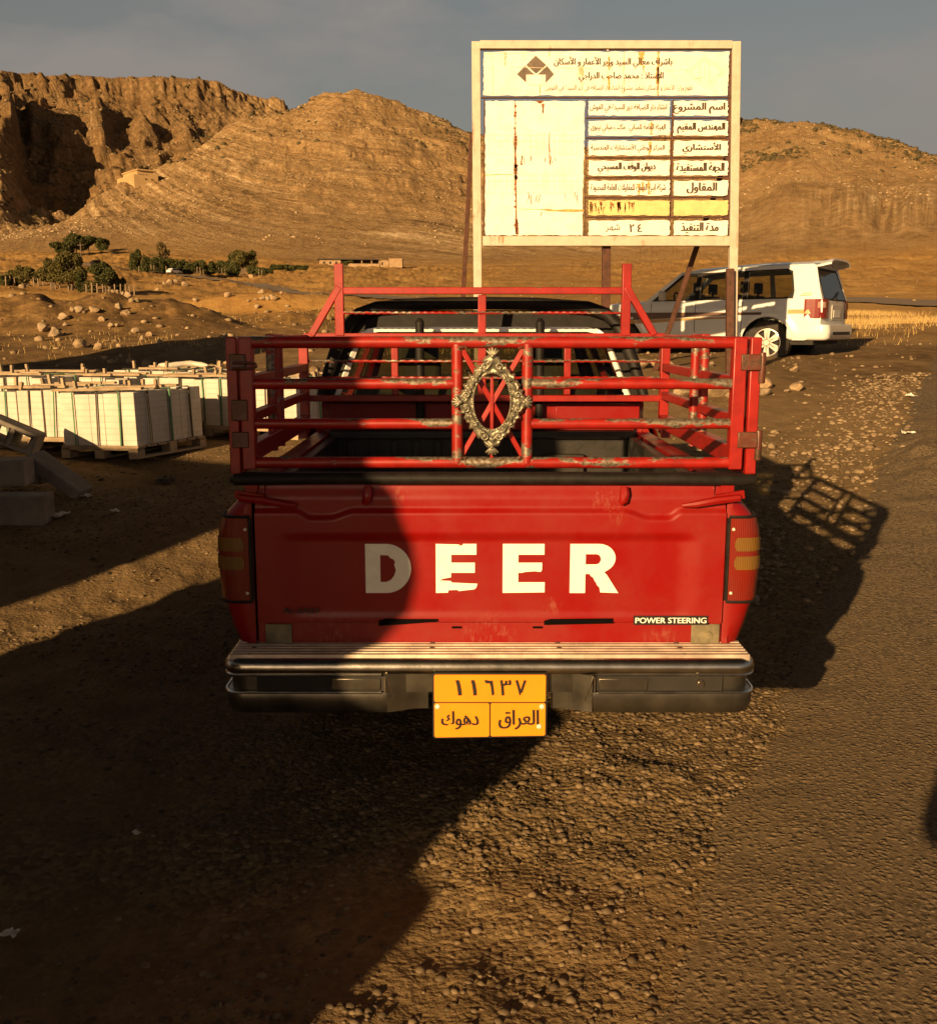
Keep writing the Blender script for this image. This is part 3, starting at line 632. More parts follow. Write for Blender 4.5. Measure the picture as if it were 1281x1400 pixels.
for x in (-.378, .420):
    mb = MB(); mb.tube([(x, .146, 1.098), (x, .140, 1.075), (x - .004, .138, 1.055), (x - .012, .140, 1.045)], [.012, .016, .015, .009], 10); mb.build('rubber_stop', M['red'], tailgate)
for s in (-1, 1):
    mb = MB(); mb.tube([(s * .775, .128, 1.066), (s * .70, .124, 1.058), (s * .64, .126, 1.046), (s * .60, .136, 1.040)], [.012, .013, .011, .006], 8)
    mb.bar((s * .70, .130, 1.062), (s * .79, .140, 1.076), .012, .026); mb.build('latch_handle', M['red'], tailgate)
# valance below the tailgate
mb = MB(); mb.grid(lambda x, z: (x, .152 + (z - .58) * .05, z), np.linspace(-.735, .74, 40), np.linspace(.575, .658, 6), flip=True); valance = mb.build('valance', M['gatered'], truck)
mb = MB()
for a, b, sl in ((-.350, -.165, 1), (.175, .392, -1)):
    mb.plate([(a, .655), (a, .668 - .013 * (sl > 0)) , (a + .02, .674), (b, .676), (b, .660 if sl < 0 else .668)] if sl < 0 else [(a, .652), (b, .666), (b, .674), (a + .02, .674), (a, .668)], [], lambda p, q, d: (p, .137 + d, q), .004)
mb.box(-.118, -.088, .149, .153, .640, .646); mb.box(.14, .17, .149, .153, .640, .646)
mb.each('dark_slot', M['slot'], valance)
for x0, x1 in ((-.712, -.628), (.645, .735)):
    mb = MB(); mb.box(x0, x1, .146, .150, .586, .655); mb.build('primer_patch', M['primer'], valance, bevel=.002)
mb = MB(); mb.revolve([(.001, -.143), (.012, -.143), (.014, -.147), (.010, -.150)], 14); mb.v = [(.70 + p[1], -p[0], .618 + p[2]) for p in mb.v]; mb.build('bolt', M['primer'], valance)

# flanks of the bed
ZP = [.40, .50, .585, .65, .73, .85, .95, 1.00, 1.04, 1.07, 1.112]; XP = [.775, .79, .805, .828, .850, .858, .855, .842, .806, .780, .768]
xprof = lambda z: float(np.interp(z, ZP, XP))
for s in (-1, 1):
    mb = MB()
    zb = lambda u: max(.47, arch(u, 1.22, .42, .36))
    side_shell(mb, np.concatenate([np.linspace(.225, .75, 14), np.linspace(.76, 1.66, 44), np.linspace(1.665, 1.72, 4)]), zb, lambda u: 1.112, lambda z, u: xprof(z) + .022 * math.exp(-((math.hypot(u - 1.22, z - .36) - .45) / .05)**2), s, 26)
    def corner(k, z):                    # rounded rear corner from tailgate gap round to the flank
        xo = xprof(z); pts = [(.742, .150), (.76, .145), (xo - .052, .147), (xo - .026, .156), (xo - .008, .178), (xo, .225)]
        return (s * pts[k][0], pts[k][1], z)
    mb.grid(corner, range(6), np.linspace(.578, 1.112, 30), flip=(s > 0))
    mb.grid(lambda y, x: (s * x, y, 1.112), np.linspace(.148, 1.72, 6), [.70, .74, .768], flip=(s > 0))
    mb.grid(lambda y, z: (s * .70, y, z), np.linspace(.148, 1.72, 6), np.linspace(.60, 1.112, 4), flip=(s > 0))
    mb.build('bed_side', M['red'], truck, ang=50)
    # tail lamp wrapped round the corner
    zl0, zl1 = .735, 1.000
    def lp(k, z, off):
        xo = xprof(z) + .004; pts = [(.748, .140), (.765, .136), (xo - .050, .136), (xo - .026, .143), (xo - .006, .166), (xo, .232)]
        return (s * pts[k][0], pts[k][1] - off, z)
    e = bpy.data.objects.new('tail_light', None); col.objects.link(e); e.parent = truck
    mb = MB(); mb.grid(lambda k, z: lp(k, z, 0), range(6), np.linspace(zl0, zl1, 14), flip=(s > 0)); mb.build('red_lens', M['redlens'], e, ang=60)
    mb = MB()
    for za, zb_ in ((.895, .938), (.835, .878)):
        def ap(k, q):
            z = za + (zb_ - za) * q; lim = .5 - abs(q - .5); xs = .768 if 0.1 < q < .9 else .774
            xo = xprof(z) + .004; pts = [(xs, .1335), (.785, .1335), (xo - .050, .1335), (xo - .026, .1405), (xo - .004, .1635), (xo + .002, .228)]
            return (s * pts[k][0], pts[k][1], z)
        mb.grid(ap, range(6), [0, .08, .3, .7, .92, 1], flip=(s > 0))
    mb.each('amber_lens', M['amberlens'], e, ang=60)
    mb = MB()
    for z in (zl0 - .004, zl1 + .004): mb.tube([lp(k, z, .001) for k in range(6)], .005, 6)
    mb.tube([lp(0, z, .001) for z in np.linspace(zl0, zl1, 8)], .006, 6); mb.build('lamp_gasket', M['black'], e)
    mb = MB()
    for z in (.965, .760): mb.ball((s * .762, .134, z), .006, 1)
    mb.each('screw', M['screw'], e)
# black cap rail over the tailgate
mb = MB(); mb.tube([(-.800, .160, 1.118), (-.79, .150, 1.120), (-.5, .146, 1.124), (0, .145, 1.124), (.5, .146, 1.123), (.79, .150, 1.119), (.825, .162, 1.117)], [.012, .019, .019, .019, .019, .019, .016], 12)
mb.box(-.785, .80, .145, .215, 1.112, 1.136); mb.build('tailgate_cap', M['black'], truck, bevel=.004)
# bed
mb = MB(); mb.box(-.70, .70, .21, 1.70, .58, .60); mb.box(-.70, .70, 1.66, 1.715, .60, 1.125)
for s in (-1, 1):
    mb.box(*sorted((s * .70, s * .66)), .21, 1.66, .60, 1.10); mb.box(*sorted((s * .66, s * .46)), .66, 1.30, .60, .84)
for k in range(15): mb.box(-.62 + k * .085, -.585 + k * .085, .25, 1.66, .60, .608)
for k in range(7): mb.box(.06 + .022 * k, .07 + .022 * k, 1.645, 1.662, .62, 1.08)
for k in range(6): mb.box(-.62 + .1 * k, -.59 + .1 * k, 1.645, 1.662, .62, 1.08)
mb.box(.28, .46, 1.62, 1.662, .62, 1.02); mb.box(-.69, .69, 1.63, 1.70, 1.09, 1.125)
mb.build('bed_liner', M['liner'], truck, bevel=.006)

# bumper: sweep of a cross-section round the corners
def bpath(xh, y0, r, yend):
    p = [(-xh, yend), (-xh, y0 + r)] + [(-xh + r - r * math.cos(a), y0 + r - r * math.sin(a)) for a in np.linspace(.2, math.pi / 2, 7)]
    p += [(x, y0) for x in np.linspace(-xh + r + .05, xh - r - .05, 16)]
    return p + [(-x, y) for x, y in reversed(p[:9])]
def sweep(mb, path, prof, close=True):
    b = len(mb.v); n = len(prof); k = len(path)
    for i, (x, y) in enumerate(path):
        a = Vector(path[max(i - 1, 0)]); c_ = Vector(path[min(i + 1, k - 1)]); d = (c_ - a).normalized(); nx, ny = -d.y, d.x
        for py, pz in prof: mb.v.append((x + nx * py, y + ny * py, pz))
    for i in range(k - 1):
        for j in range(n if close else n - 1):
            j2 = (j + 1) % n; mb.f.append((b + i * n + j, b + (i + 1) * n + j, b + (i + 1) * n + j2, b + i * n + j2))
    if close: mb.f.append(tuple(b + j for j in range(n))); mb.f.append(tuple(b + (k - 1) * n + j for j in reversed(range(n))))
bumper = bpy.data.objects.new('rear_bumper', None); col.objects.link(bumper); bumper.parent = truck
pa = bpath(.822, .0, .062, .55)
mb = MB(); sweep(mb, pa, [(.0, .563), (.004, .574), (.018, .584), (.06, .586), (.06, .535), (.012, .535), (.002, .541), (-.002, .552)]); mb.build('chrome_lip', M['chrome'], bumper, recalc=True, ang=50)
mb = MB(); prof = [(.016, .578)]
for k in range(6):
    y = .018 + k * .026; prof += [(y, .580), (y + .003, .594), (y + .0165, .594), (y + .0195, .580)]
prof += [(.176, .580), (.176, .570), (.02, .570)]
sweep(mb, [(x, .002) for x in np.linspace(-.800, .800, 30)], prof); mb.build('step_pad', M['step'], bumper, recalc=True, ang=25)
mb = MB()
for x in (-.74, -.53, -.18, .22, .43, .60, .77):
    for y in (.03, .095, .15):
        if (int(x * 100) + int(y * 100)) % 2: mb.ball((x, y + .003, .592), .006, 1, (1.6, 1, .6))
mb.each('screw', M['stepgroove'], bumper)
mb = MB(); sweep(mb, bpath(.806, .018, .062, .5), [(.0, .475), (.0, .536), (.05, .536), (.05, .475)]); mb.build('dark_band', M['dullchrome'], bumper, recalc=True)
for s in (-1, 1):
    # lower wing with its inner slant towards the number plate
    half = [p for p in bpath(.820, .004, .058, .5) if p[0] * s > .30]
    if s > 0: half = [(.285, .012), (.305, .004)] + half
    else: half = half + [(-.305, .004), (-.285, .012)]
    mb = MB(); sweep(mb, half, [(.000, .47), (.002, .478), (.016, .480), (.05, .478), (.05, .43), (.055, .405), (.03, .402), (.010, .412), (.0, .44)]); mb.build('lower_wing', M['dullchrome'], bumper, recalc=True, ang=50)
    mb = MB(); mb.grid(lambda u, v: (s * (.190 + .125 * u), .030 - .027 * u + .006 * math.sin(u * 5), .418 + .118 * v), np.linspace(0, 1, 10), np.linspace(0, 1, 6), flip=(s > 0)); mb.build('bracket', M['dullchrome'], bumper)
    mb = MB(); mb.tube([(s * .318, .000, .534), (s * .308, .001, .50), (s * .296, .006, .455), (s * .290, .012, .43)], .0045, 8); mb.build('bracket_highlight', M['chrome'], bumper)  # chrome tube added as the highlight along the bracket's edge
    e = bpy.data.objects.new('fog_lamp', None); xa, xb = sorted((s * .325, s * .715))
    mb = MB(); mb.box(xa, xb, .006, .012, .484, .530); mb.build('reflector_slot', M['dark'], bumper)
    bpy.data.objects.remove(e)
    mb = MB(); mb.box(*sorted((s * .335, s * .485)), .001, .005, .488, .524); mb.build('reflector', M['dullchrome'], bumper, bevel=.002)
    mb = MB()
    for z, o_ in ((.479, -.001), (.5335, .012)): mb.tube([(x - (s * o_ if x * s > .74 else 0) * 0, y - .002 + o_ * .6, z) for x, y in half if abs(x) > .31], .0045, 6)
    mb.bar((s * .322, .001, .480), (s * .322, .001, .532), .006, .006); mb.each('highlight_edge', M['chrome'], bumper)  # chrome tubes added to draw the highlight lines of the wing
mb = MB(); mb.tube([(.645, .010, .508), (.645, .0, .508)], .014, 14); mb.tube([(.645, .0, .508), (.645, -.003, .508)], .006, 10); mb.build('lock', M['chrome'], bumper)
# number plate
pl = bpy.data.objects.new('number_plate', None); col.objects.link(pl); pl.parent = truck
py_ = -.012
def rrect(x0, x1, z0, z1, r=.008, n=4):
    return arcp(x1 - r, z1 - r, r, r, 0, 90, n) + arcp(x0 + r, z1 - r, r, r, 90, 180, n) + arcp(x0 + r, z0 + r, r, r, 180, 270, n) + arcp(x1 - r, z0 + r, r, r, 270, 360, n)
pw = lambda x, z: .004 * math.sin(x * 14) * (z < .42)
PX0, PX1, PZ0, PZ1 = -.175, .176, .338, .546
mb = MB(); mb.plate(rrect(PX0, PX1, PZ0, PZ1), [], lambda a, b, d: (a, py_ + d + .002, b + pw(a, b)), .004); mb.build('plate_backing', M['black_letter'], pl)
zm_ = .453
mb = MB()
for r_ in ((PX0 + .005, PX1 - .005, zm_ + .002, PZ1 - .004), (PX0 + .005, -.001, PZ0 + .005, zm_ - .002), (.003, PX1 - .005, PZ0 + .005, zm_ - .002)):
    mb.plate(rrect(*r_, .006), [], lambda a, b, d: (a, py_ + d - .002, b + pw(a, b)), .003)
mb.each('plate_field', M['plate'], pl)
for ch, xa, xb in (('\u0661', -.104, -.087), ('\u0661', -.057, -.041), ('\u0666', -.017, .014), ('\u0663', .032, .064), ('\u0667', .079, .110)):
    mb = MB()
    if ch == '\u0666':
        q = [(560, 138), (576, 133), (612, 140), (640, 138), (648, 200), (657, 268), (645, 284), (632, 278), (622, 200), (612, 168), (575, 166)]
        mb.plate([(xa + (u - 560) / 97 * (xb - xa), .526 - (v - 133) / 151 * .050) for u, v in q], [], lambda p, r_, dd: (p, py_ - .0035 + dd, r_), 0)
    else: lettering(mb, ch, xa, xb, .476, .526, py_ - .0035, bold=.03)
    mb.build('plate_digit', M['black_letter'], pl, smooth=False)
mb = MB(); lettering(mb, arabic('دهوك'), -.148, -.035, .366, .426, py_ - .0035, bold=.025); mb.build('plate_wording', M['black_letter'], pl, smooth=False); mb = MB(); lettering(mb, arabic('العراق'), .028, .150, .366, .430, py_ - .0035, bold=.025); mb.build('plate_wording', M['black_letter'], pl, smooth=False)
mb = MB()
for x, z in ((-.160, .440), (.160, .440), (.152, .376)): mb.ball((x, py_ - .003, z), .008, 2, (1, .4, 1))
mb.each('screw', M['screw'], pl)

# cage of welded pipe -------------------------------------------------
rk = bpy.data.objects.new('rear_cage_gate', None); col.objects.link(rk); rk.parent = truck
yg = .205
tubes = [(1.540, .0185), (1.413, .0170), (1.289, .0165), (1.166, .0180)]
mb = MB()
for i, (z, r) in enumerate(tubes):
    if i in (0, 3): mb.tube([(-.74, yg, z), (-.2, yg - .001, z + .001), (.3, yg, z), (.762, yg, z)], r, 14)
    else:
        mb.tube([(-.74, yg, z), (-.10, yg, z)], r, 14); mb.tube([(.118, yg, z), (.762, yg, z)], r, 14)
for x in (-.100, .118): mb.tube([(x, yg - .004, 1.166), (x, yg - .004, 1.535)], .0175, 14)
pipes = mb.each('gate_pipe', M['rack'], rk)
mb = MB()
mb.bar((-.090, yg - .006, 1.528), (.108, yg + .012, 1.180), .013, .016); mb.bar((.108, yg - .008, 1.528), (-.090, yg + .010, 1.180), .013, .016); mb.bar((.008, yg - .004, 1.53), (.008, yg - .004, 1.17), .011, .012)
mb.each('gate_cross_bar', M['rackflat'], rk, bevel=.002)
mb = MB()
for x in (-.752, .772): mb.box(x - .021, x + .021, yg - .02, yg + .022, 1.146, 1.556)
mb.each('gate_post', M['rackflat'], rk, bevel=.004)
mb = MB()
for x in (-.797, .822): mb.box(x - .017, x + .017, yg - .012, yg + .03, 1.130, 1.556)
mb.each('hinge_post', M['rackflat'], rk, bevel=.004)
mb = MB()
for s, xc in ((-1, -.776), (1, .800)):
    for z in (1.485, 1.245):
        mb.box(xc - .026, xc + .036 if s > 0 else xc + .026, yg - .026, yg - .016, z - .03, z + .02)
        if s > 0: mb.tube([(xc + .042, yg - .01, z - .07), (xc + .042, yg - .01, z + .025)], .012, 10)
mb.box(-.80, -.75, yg - .028, yg - .02, 1.30, 1.365); mb.each('hinge', M['rust'], rk, bevel=.003)
mb = MB(); mb.tube([(-.79, yg - .03, 1.462), (-.725, yg - .034, 1.462), (-.715, yg - .034, 1.468), (-.718, yg - .034, 1.476), (-.73, yg - .034, 1.478), (-.79, yg - .03, 1.478)], .0045, 8); mb.build('latch_pin', M['rust'], rk)
for x in (-.088, .106):
    for z in (1.182, 1.526):
        mb = MB(); mb.tube([(x + (k - 4) * .004, yg - .014 + random.uniform(-.003, .003), z + random.uniform(-.003, .003)) for k in range(9)], [random.uniform(.004, .0075) for k in range(9)], 7); mb.build('weld_bead', M['rust'], rk)
for s, xc in ((-1, -.800), (1, .812)):
    e = bpy.data.objects.new('side_cage_panel', None); col.objects.link(e); e.parent = truck
    mb = MB()
    for z, r in tubes[:3]:
        mb.bar((xc, .25, z), (xc, .835, z), .034, .034); mb.bar((xc, 1.00, z - .0), (xc, 1.62, z), .034, .034)
    mb.bar((xc, .25, 1.172), (xc, 1.62, 1.172), .040, .06); mb.bar((xc, .83, 1.548), (xc, 1.02, 1.548), .03, .03)
    mb.each('side_rail', M['rackflat'], e, bevel=.003)
    mb = MB()
    for y in (.845, 1.00): mb.tube([(xc, y, 1.13), (xc, y, 1.54)], .018, 12)
    mb.each('side_upright', M['rack'], e)
    mb = MB(); mb.box(xc - .02, xc + .02, 1.60, 1.64, 1.12, 1.556); mb.build('front_upright', M['rackflat'], e, bevel=.003)
    mb = MB()
    for y in (.30, 1.55): mb.box(xc - .018, xc + .018, y - .02, y + .02, 1.105, 1.15)
    mb.each('foot_bracket', M['rackflat'], e)
hd = bpy.data.objects.new('headboard', None); col.objects.link(hd); hd.parent = truck
yh = 1.635
mb = MB()
for x in (-.637, .633): mb.box(x - .020, x + .020, yh - .018, yh + .018, 1.552, 1.865)
mb.bar((-.617, yh, 1.748), (.613, yh, 1.748), .036, .03); mb.bar((-.80, yh, 1.548), (.81, yh, 1.548), .028, .03); mb.bar((-.79, yh - .002, 1.274), (.80, yh - .002, 1.274), .040, .028)
for x in (-.005,): mb.box(x - .018, x + .018, yh - .012, yh + .012, 1.29, 1.73)
for x in (-.395, .378): mb.box(x - .015, x + .015, yh - .012, yh + .012, 1.29, 1.535)
mb.each('headboard_bar', M['rackflat'], hd, bevel=.003)
mb = MB(); mb.bar((-.637, yh - .002, 1.765), (-.765, yh - .002, 1.555), .036, .03); mb.bar((.633, yh - .002, 1.765), (.762, yh - .002, 1.555), .036, .03); mb.each('headboard_brace', M['rackflat'], hd, bevel=.003)
mb = MB()
for z, xa, xb in ((1.652, -.62, .615), (1.440, -.78, .79), (1.366, -.78, .79)):
    n = 150; pts = [(xa + (xb - xa) * i / n, yh - .014 + .0013 * math.cos(i * 1.6), z + .0013 * math.sin(i * 1.6)) for i in range(n + 1)]; mb.tube(pts, .0062, 6)
mb.each('twisted_rod', M['rack'], hd)
# brass ornament on the gate
on = bpy.data.objects.new('brass_ornament', None); 
oc = (.008, yg - .03, 1.360)
def o_out(a):
    ca, sa = abs(math.cos(a)), abs(math.sin(a)); base = 1 / ((ca / .101)**1.5 + (sa / .136)**1.5)**(1 / 1.5)
    tips = .020 * math.exp(-((ca) / .13)**2) + .020 * math.exp(-((sa) / .16)**2)
    return base + tips + .003 * math.cos(a * 36) + .003 * math.sin(a * 22 + 1)
def o_in(a): return 1 / math.sqrt((math.cos(a) / .056)**2 + (math.sin(a) / .086)**2)
mb = MB(); na, ns = 220, 18
def of(a, s):
    ri, ro = o_in(a), o_out(a); r = ri + (ro - ri) * s; x, z = r * math.cos(a), r * math.sin(a)
    rel = .012 * math.sin(math.pi * min(1, s * 1.02 + .02))**.6 + .0035 * math.sin(a * 18 + s * 7) * math.sin(math.pi * s) + .003 * math.cos(s * 15)
    return (oc[0] + x, oc[1] - rel, oc[2] + z)
mb.grid(of, np.linspace(0, 2 * math.pi, na + 1), np.linspace(0, 1, ns), flip=True)
mb.grid(lambda a, s: (oc[0] + (o_in(a) if s == 0 else o_out(a)) * math.cos(a), oc[1] + .006, oc[2] + (o_in(a) if s == 0 else o_out(a)) * math.sin(a)), np.linspace(0, 2 * math.pi, na + 1), [0, 1])
for k in range(64):
    a = 2 * math.pi * k / 64; r = o_in(a) + .003; mb.ball((oc[0] + r * math.cos(a), oc[1] - .008, oc[2] + r * math.sin(a)), .0036, 1)
for sx_, sz_ in ((1, 1), (-1, 1), (1, -1), (-1, -1)):
    for (cx, cz, rr) in ((.021, .107, .0115), (.079, .021, .0105), (.052, .066, .008)):
        p = [(oc[0] + sx_ * (cx + (rr - .0009 * i * .6) * math.cos(i * .5)), oc[1] - .014, oc[2] + sz_ * (cz + (rr - .0009 * i * .6) * math.sin(i * .5))) for i in range(15)]
        mb.tube(p, .0038, 7); mb.ball((oc[0] + sx_ * cx, oc[1] - .015, oc[2] + sz_ * cz), .0042, 1)
for a0, L in ((math.pi / 2, .140), (-math.pi / 2, .140), (0, .098), (math.pi, .098)):
    for d in (-.85, -.45, 0, .45, .85):
        bx, bz = oc[0] + L * math.cos(a0), oc[2] + L * math.sin(a0); a = a0 + d
        mb.tube([(bx, oc[1] - .014, bz), (bx + .013 * math.cos(a), oc[1] - .017, bz + .013 * math.sin(a)), (bx + .025 * math.cos(a), oc[1] - .011, bz + .025 * math.sin(a))], [.004, .005, .003], 7)
    mb.ball((bx, oc[1] - .016, bz), .007, 2)
mb.build('brass_ornament', M['brass'], rk, ang=60)

# cab
cabm = MB()
def yb(z): return 1.74 + max(0, z - 1.15) * .30
zs_c = lambda u: 1.12 if u < 3.75 else 1.12 - .12 * float(sstep(3.75, 5.0, u))
zb_c = lambda u: max(.42, arch(u, 4.0, .42, .36))
us = np.concatenate([np.linspace(1.745, 3.5, 20), np.linspace(3.52, 4.5, 50), np.linspace(4.52, 4.98, 8)])
for s in (-1, 1): side_shell(cabm, us, zb_c, zs_c, lambda z, u: xprof(min(z, 1.0)) - .06 * max(0, z - 1.0) / .12 * .6 - .03 * float(sstep(4.4, 5.0, u)) + .02 * math.exp(-((math.hypot(u - 4.0, z - .36) - .45) / .05)**2), s, 20)
hx = lambda u: xprof(1.0) - .036 - .03 * float(sstep(4.4, 5.0, u))
cabm.grid(lambda u, q: (hx(u) * q, u, zs_c(u) + .05 * (1 - q * q)), np.linspace(3.45, 4.98, 12), np.linspace(-1, 1, 13), flip=True)
cabm.grid(lambda q, z: (hx(4.98) * q, 4.98, z), np.linspace(-1, 1, 9), np.linspace(.42, 1.0, 6))
# rear wall with the window opening
rw_out = [(-.735, 1.00), (.735, 1.00), (.748, 1.24), (.66, 1.52), (.60, 1.62), (.52, 1.668), (-.52, 1.668), (-.60, 1.62), (-.66, 1.52), (-.748, 1.24)]
win = [(-.665, 1.275), (.665, 1.275), (.565, 1.535), (.53, 1.562), (.48, 1.572), (-.48, 1.572), (-.53, 1.562), (-.565, 1.535)]
cabm.plate(rw_out, [win], lambda a, b, d: (a, yb(b) + d, b), .03)
# flanks of the passenger cell, with windows, and the windscreen frame
zbel, zroof = 1.11, 1.665
xs_ = lambda z: .775 - (z - zbel) / (zroof - zbel) * .235
side_o = [(1.745, zbel), (3.75, zbel), (3.08, zroof), (1.91, zroof)]
side_h = [[(1.92, 1.17), (2.55, 1.17), (2.55, 1.60), (2.02, 1.60)], [(2.65, 1.17), (3.52, 1.17), (3.02, 1.60), (2.65, 1.60)]]
for s in (-1, 1): cabm.plate(side_o, side_h, lambda a, b, d: (s * (xs_(b) - d), a, b), .03, flip=(s < 0))
cabm.grid(lambda u, q: (.54 * q, u, zroof + .055 * (1 - abs(q)**2.2)), np.linspace(1.88, 3.12, 8), np.linspace(-1, 1, 15), flip=True)
for s in (-1, 1): cabm.bar((s * .735, 3.74, zbel), (s * .54, 3.10, zroof), .05, .05)
cabm.bar((-.54, 3.1, zroof), (.54, 3.1, zroof), .05, .05)
cab = cabm.build('cab', M['red'], truck, ang=40)
mb = MB(); mb.plate(win, [], lambda a, b, d: (a, yb(b) + .012 + d, b), 0.0); mb.build('rear_window', M['glass'], cab)
mb = MB(); mb.add([(-.735, 3.745, 1.13), (.735, 3.745, 1.13), (.53, 3.11, 1.65), (-.53, 3.11, 1.65)], [(0, 1, 2, 3)]); mb.build('windscreen', M['glass'], cab)
for s in (-1, 1):
    for h_ in side_h:
        mb = MB(); mb.plate(h_, [], lambda a, b, d: (s * (xs_(b) - .015), a, b), 0.0); mb.build('side_window', M['glass'], cab)
ring = lambda k, dz: [(x * (1 + k / .66), z + (dz if z > 1.4 else -dz)) for x, z in win]
mb = MB(); mb.plate([(-.732, 1.245), (.732, 1.245), (.655, 1.530), (.598, 1.622), (.52, 1.667), (-.52, 1.667), (-.598, 1.622), (-.655, 1.530)], [win], lambda a, b, d: (a, yb(b) - .014 + d, b), .012); mb.build('window_seal', M['black'], cab, bevel=.003)
mb = MB(); o1 = win[1:] + [win[0]]
top = [win[1]] + win[2:] + [win[0]]
pts = [(x * 1.012, yb(z) - .024, z + (.008 if z > 1.5 else 0)) for x, z in top]
for a, b in zip(pts[:-1], pts[1:]): mb.bar(a, b, .014, .022)
mb.build('bright_trim', M['bright'], cab)
mb = MB(); arcp_ = [(-.745, 1.27), (-.70, 1.42), (-.655, 1.545), (-.625, 1.60), (-.575, 1.650), (-.49, 1.680), (-.25, 1.697), (0, 1.700), (.25, 1.697), (.49, 1.680), (.575, 1.650), (.625, 1.60), (.655, 1.545), (.70, 1.42), (.745, 1.27)]
mb.tube([(x, 1.70 + max(0, z - 1.15) * .28, z) for x, z in arcp_], [.022, .028, .034] + [.030] * 9 + [.034, .028, .022], 12); mb.build('roof_spoiler', M['black'], cab)
for x in (-.285, .258):
    mb = MB(); mb.tube([(x, 1.69, .95), (x, 1.685, 1.30), (x, 1.69, 1.612), (x, 1.695, 1.625)], [.020, .020, .020, .012], 12); mb.build('black_pipe', M['black'], truck)
mb = MB(); mb.box(-.70, .70, 1.715, 1.735, 1.09, 1.245)
mb.build('back_panel', M['red'], cab, bevel=.004)
mb = MB(); mb.box(.335, .72, 1.709, 1.7145, 1.150, 1.232); mb.build('pressed_panel', M['red'], cab, bevel=.006)
for x in (-.36, .36):
    mb = MB(); mb.box(x - .25, x + .25, 2.95, 3.10, .75, 1.32); mb.box(x - .12, x + .12, 2.98, 3.06, 1.33, 1.50); mb.build('front_seat', M['seat'], cab, bevel=.03)
mb = MB(); mb.box(-.62, .62, 2.02, 2.16, .75, 1.30); mb.box(-.42, -.2, 2.05, 2.13, 1.31, 1.44); mb.box(.2, .42, 2.05, 2.13, 1.31, 1.44); mb.build('rear_seat', M['seat'], cab, bevel=.03)
mb = MB(); mb.box(-.66, .66, .30, 4.9, .44, .56); mb.tube([(-.45, 1.22, .36), (.45, 1.22, .36)], .05, 10); mb.build('chassis', M['dark'], truck)
for x, y, s in ((-.70, 1.22, -1), (.70, 1.22, 1), (-.70, 4.0, -1), (.70, 4.0, 1)): wheel(truck, (x, y, .345 + max(0, h_at(x + .065, y + 3))), .35, .215, s)
for s in (-1, 1):
    mb = MB(); mb.box(*sorted((s * .79, s * .93)), 3.30, 3.40, 1.14, 1.30); mb.bar((s * .72, 3.34, 1.16), (s * .82, 3.35, 1.18), .03, .03); mb.build('door_mirror', M['black'], cab, bevel=.02)

# ------------------------------------------------------------------ project sign board
YS = 15.0
def sp(px, py): p = at(px, py, YS); return p.x, p.z
def spw(px, py, dy): p = at(px, py, YS); return (p.x, YS + dy, p.z)
def rusty_white(name, base, streak=(0.34, 0.13, 0.03), lo=.62, hi=.72, vs=(1, 1, .16)):
    t = NT(name); c = t.coord(); cs = t.coord(scale=vs)
    a = t.noise(cs, 5.5, 6, .7); b = t.noise(c, 2.2, 5, .65)
    m = t.ramp(t.math('ADD', t.math('MULTIPLY', a, .65), t.math('MULTIPLY', b, .35)), [(lo, 0), (hi, 1)])
    dirt = t.ramp(t.noise(c, 9, 5, .6), [(.35, tuple(x * .84 for x in base)), (.6, base)])
    t.set(base=t.mix(m, dirt, t.ramp(t.noise(c, 30, 4), [(.35, tuple(x * .5 for x in streak)), (.6, streak)])), rough=.55); t.bump(a, .1, .01)
    return t.m
M['signpost'] = rusty_white('cream_sign_post', (0.52, 0.44, 0.355), lo=.565, hi=.63)
M['signface'] = rusty_white('rusty_white_sign_face', (0.80, 0.76, 0.66), streak=(.55, .30, .09), lo=.585, hi=.64)
M['signclean'] = rusty_white('white_sign_panel', (0.80, 0.77, 0.69), streak=(.45, .27, .10), lo=.62, hi=.70)
M['signyellow'] = rusty_white('yellowed_sign_plate', (0.66, 0.52, 0.22), streak=(.35, .14, .04), lo=.60, hi=.70)
M['signink'] = simple('faded_sign_ink', (0.045, 0.026, 0.014), .7, .5, 25)
M['signfaint'] = simple('faint_sign_line', (0.58, 0.45, 0.30), .7, .2, 25)
M['signrust'] = simple('sign_rust', (0.20, 0.065, 0.02), .9, .6, 30)
M['rustlight'] = simple('orange_rust_stain', (0.52, 0.30, 0.10), .9, .35, 20)
M['strut'] = simple('rust_brown_steel', (0.075, 0.028, 0.015), .7, .4, 14, bump=.1)
sign = empty('project_sign', (0, 0, 0), 0, 'tall rusty white project sign board with Arabic lettering on two posts behind the pickup', 'sign board')
for x0, y0, x1, y1 in ((650.5, 57, 654.5, 430), (1006, 57, 1001, 520)):
    a, b = spw(x0, y0, 0), spw(x1, y1, 0); mb = MB(); b = (b[0], b[1], h_at(b[0], YS) - .3); mb.bar(a, b, .118, .118, up=(0, 1, 0)); mb.build('sign_post', M['signpost'], sign, bevel=.008)
def hbar(px0, px1, py0, py1, y, d, mat, name):
    x0, za = sp(px0, py1); x1, zb = sp(px1, py0); mb = MB(); mb.box(x0, x1, YS + y, YS + y + d, za, zb); return mb.build(name, mat, sign, bevel=.004)
hbar(656, 1000, 56, 67, -.06, .12, M['signpost'], 'top_beam'); hbar(660, 997, 323, 336, -.06, .12, M['signpost'], 'bottom_beam')
for y in (134,): hbar(658, 999, y - 2, y, -.02, .04, M['strut'], 'cross_rail')
for k in range(7): 
    yy = 159.5 + 27.2 * k; hbar(801, 997, yy, yy + 2.0, .0, .04, M['strut'], 'cross_rail')
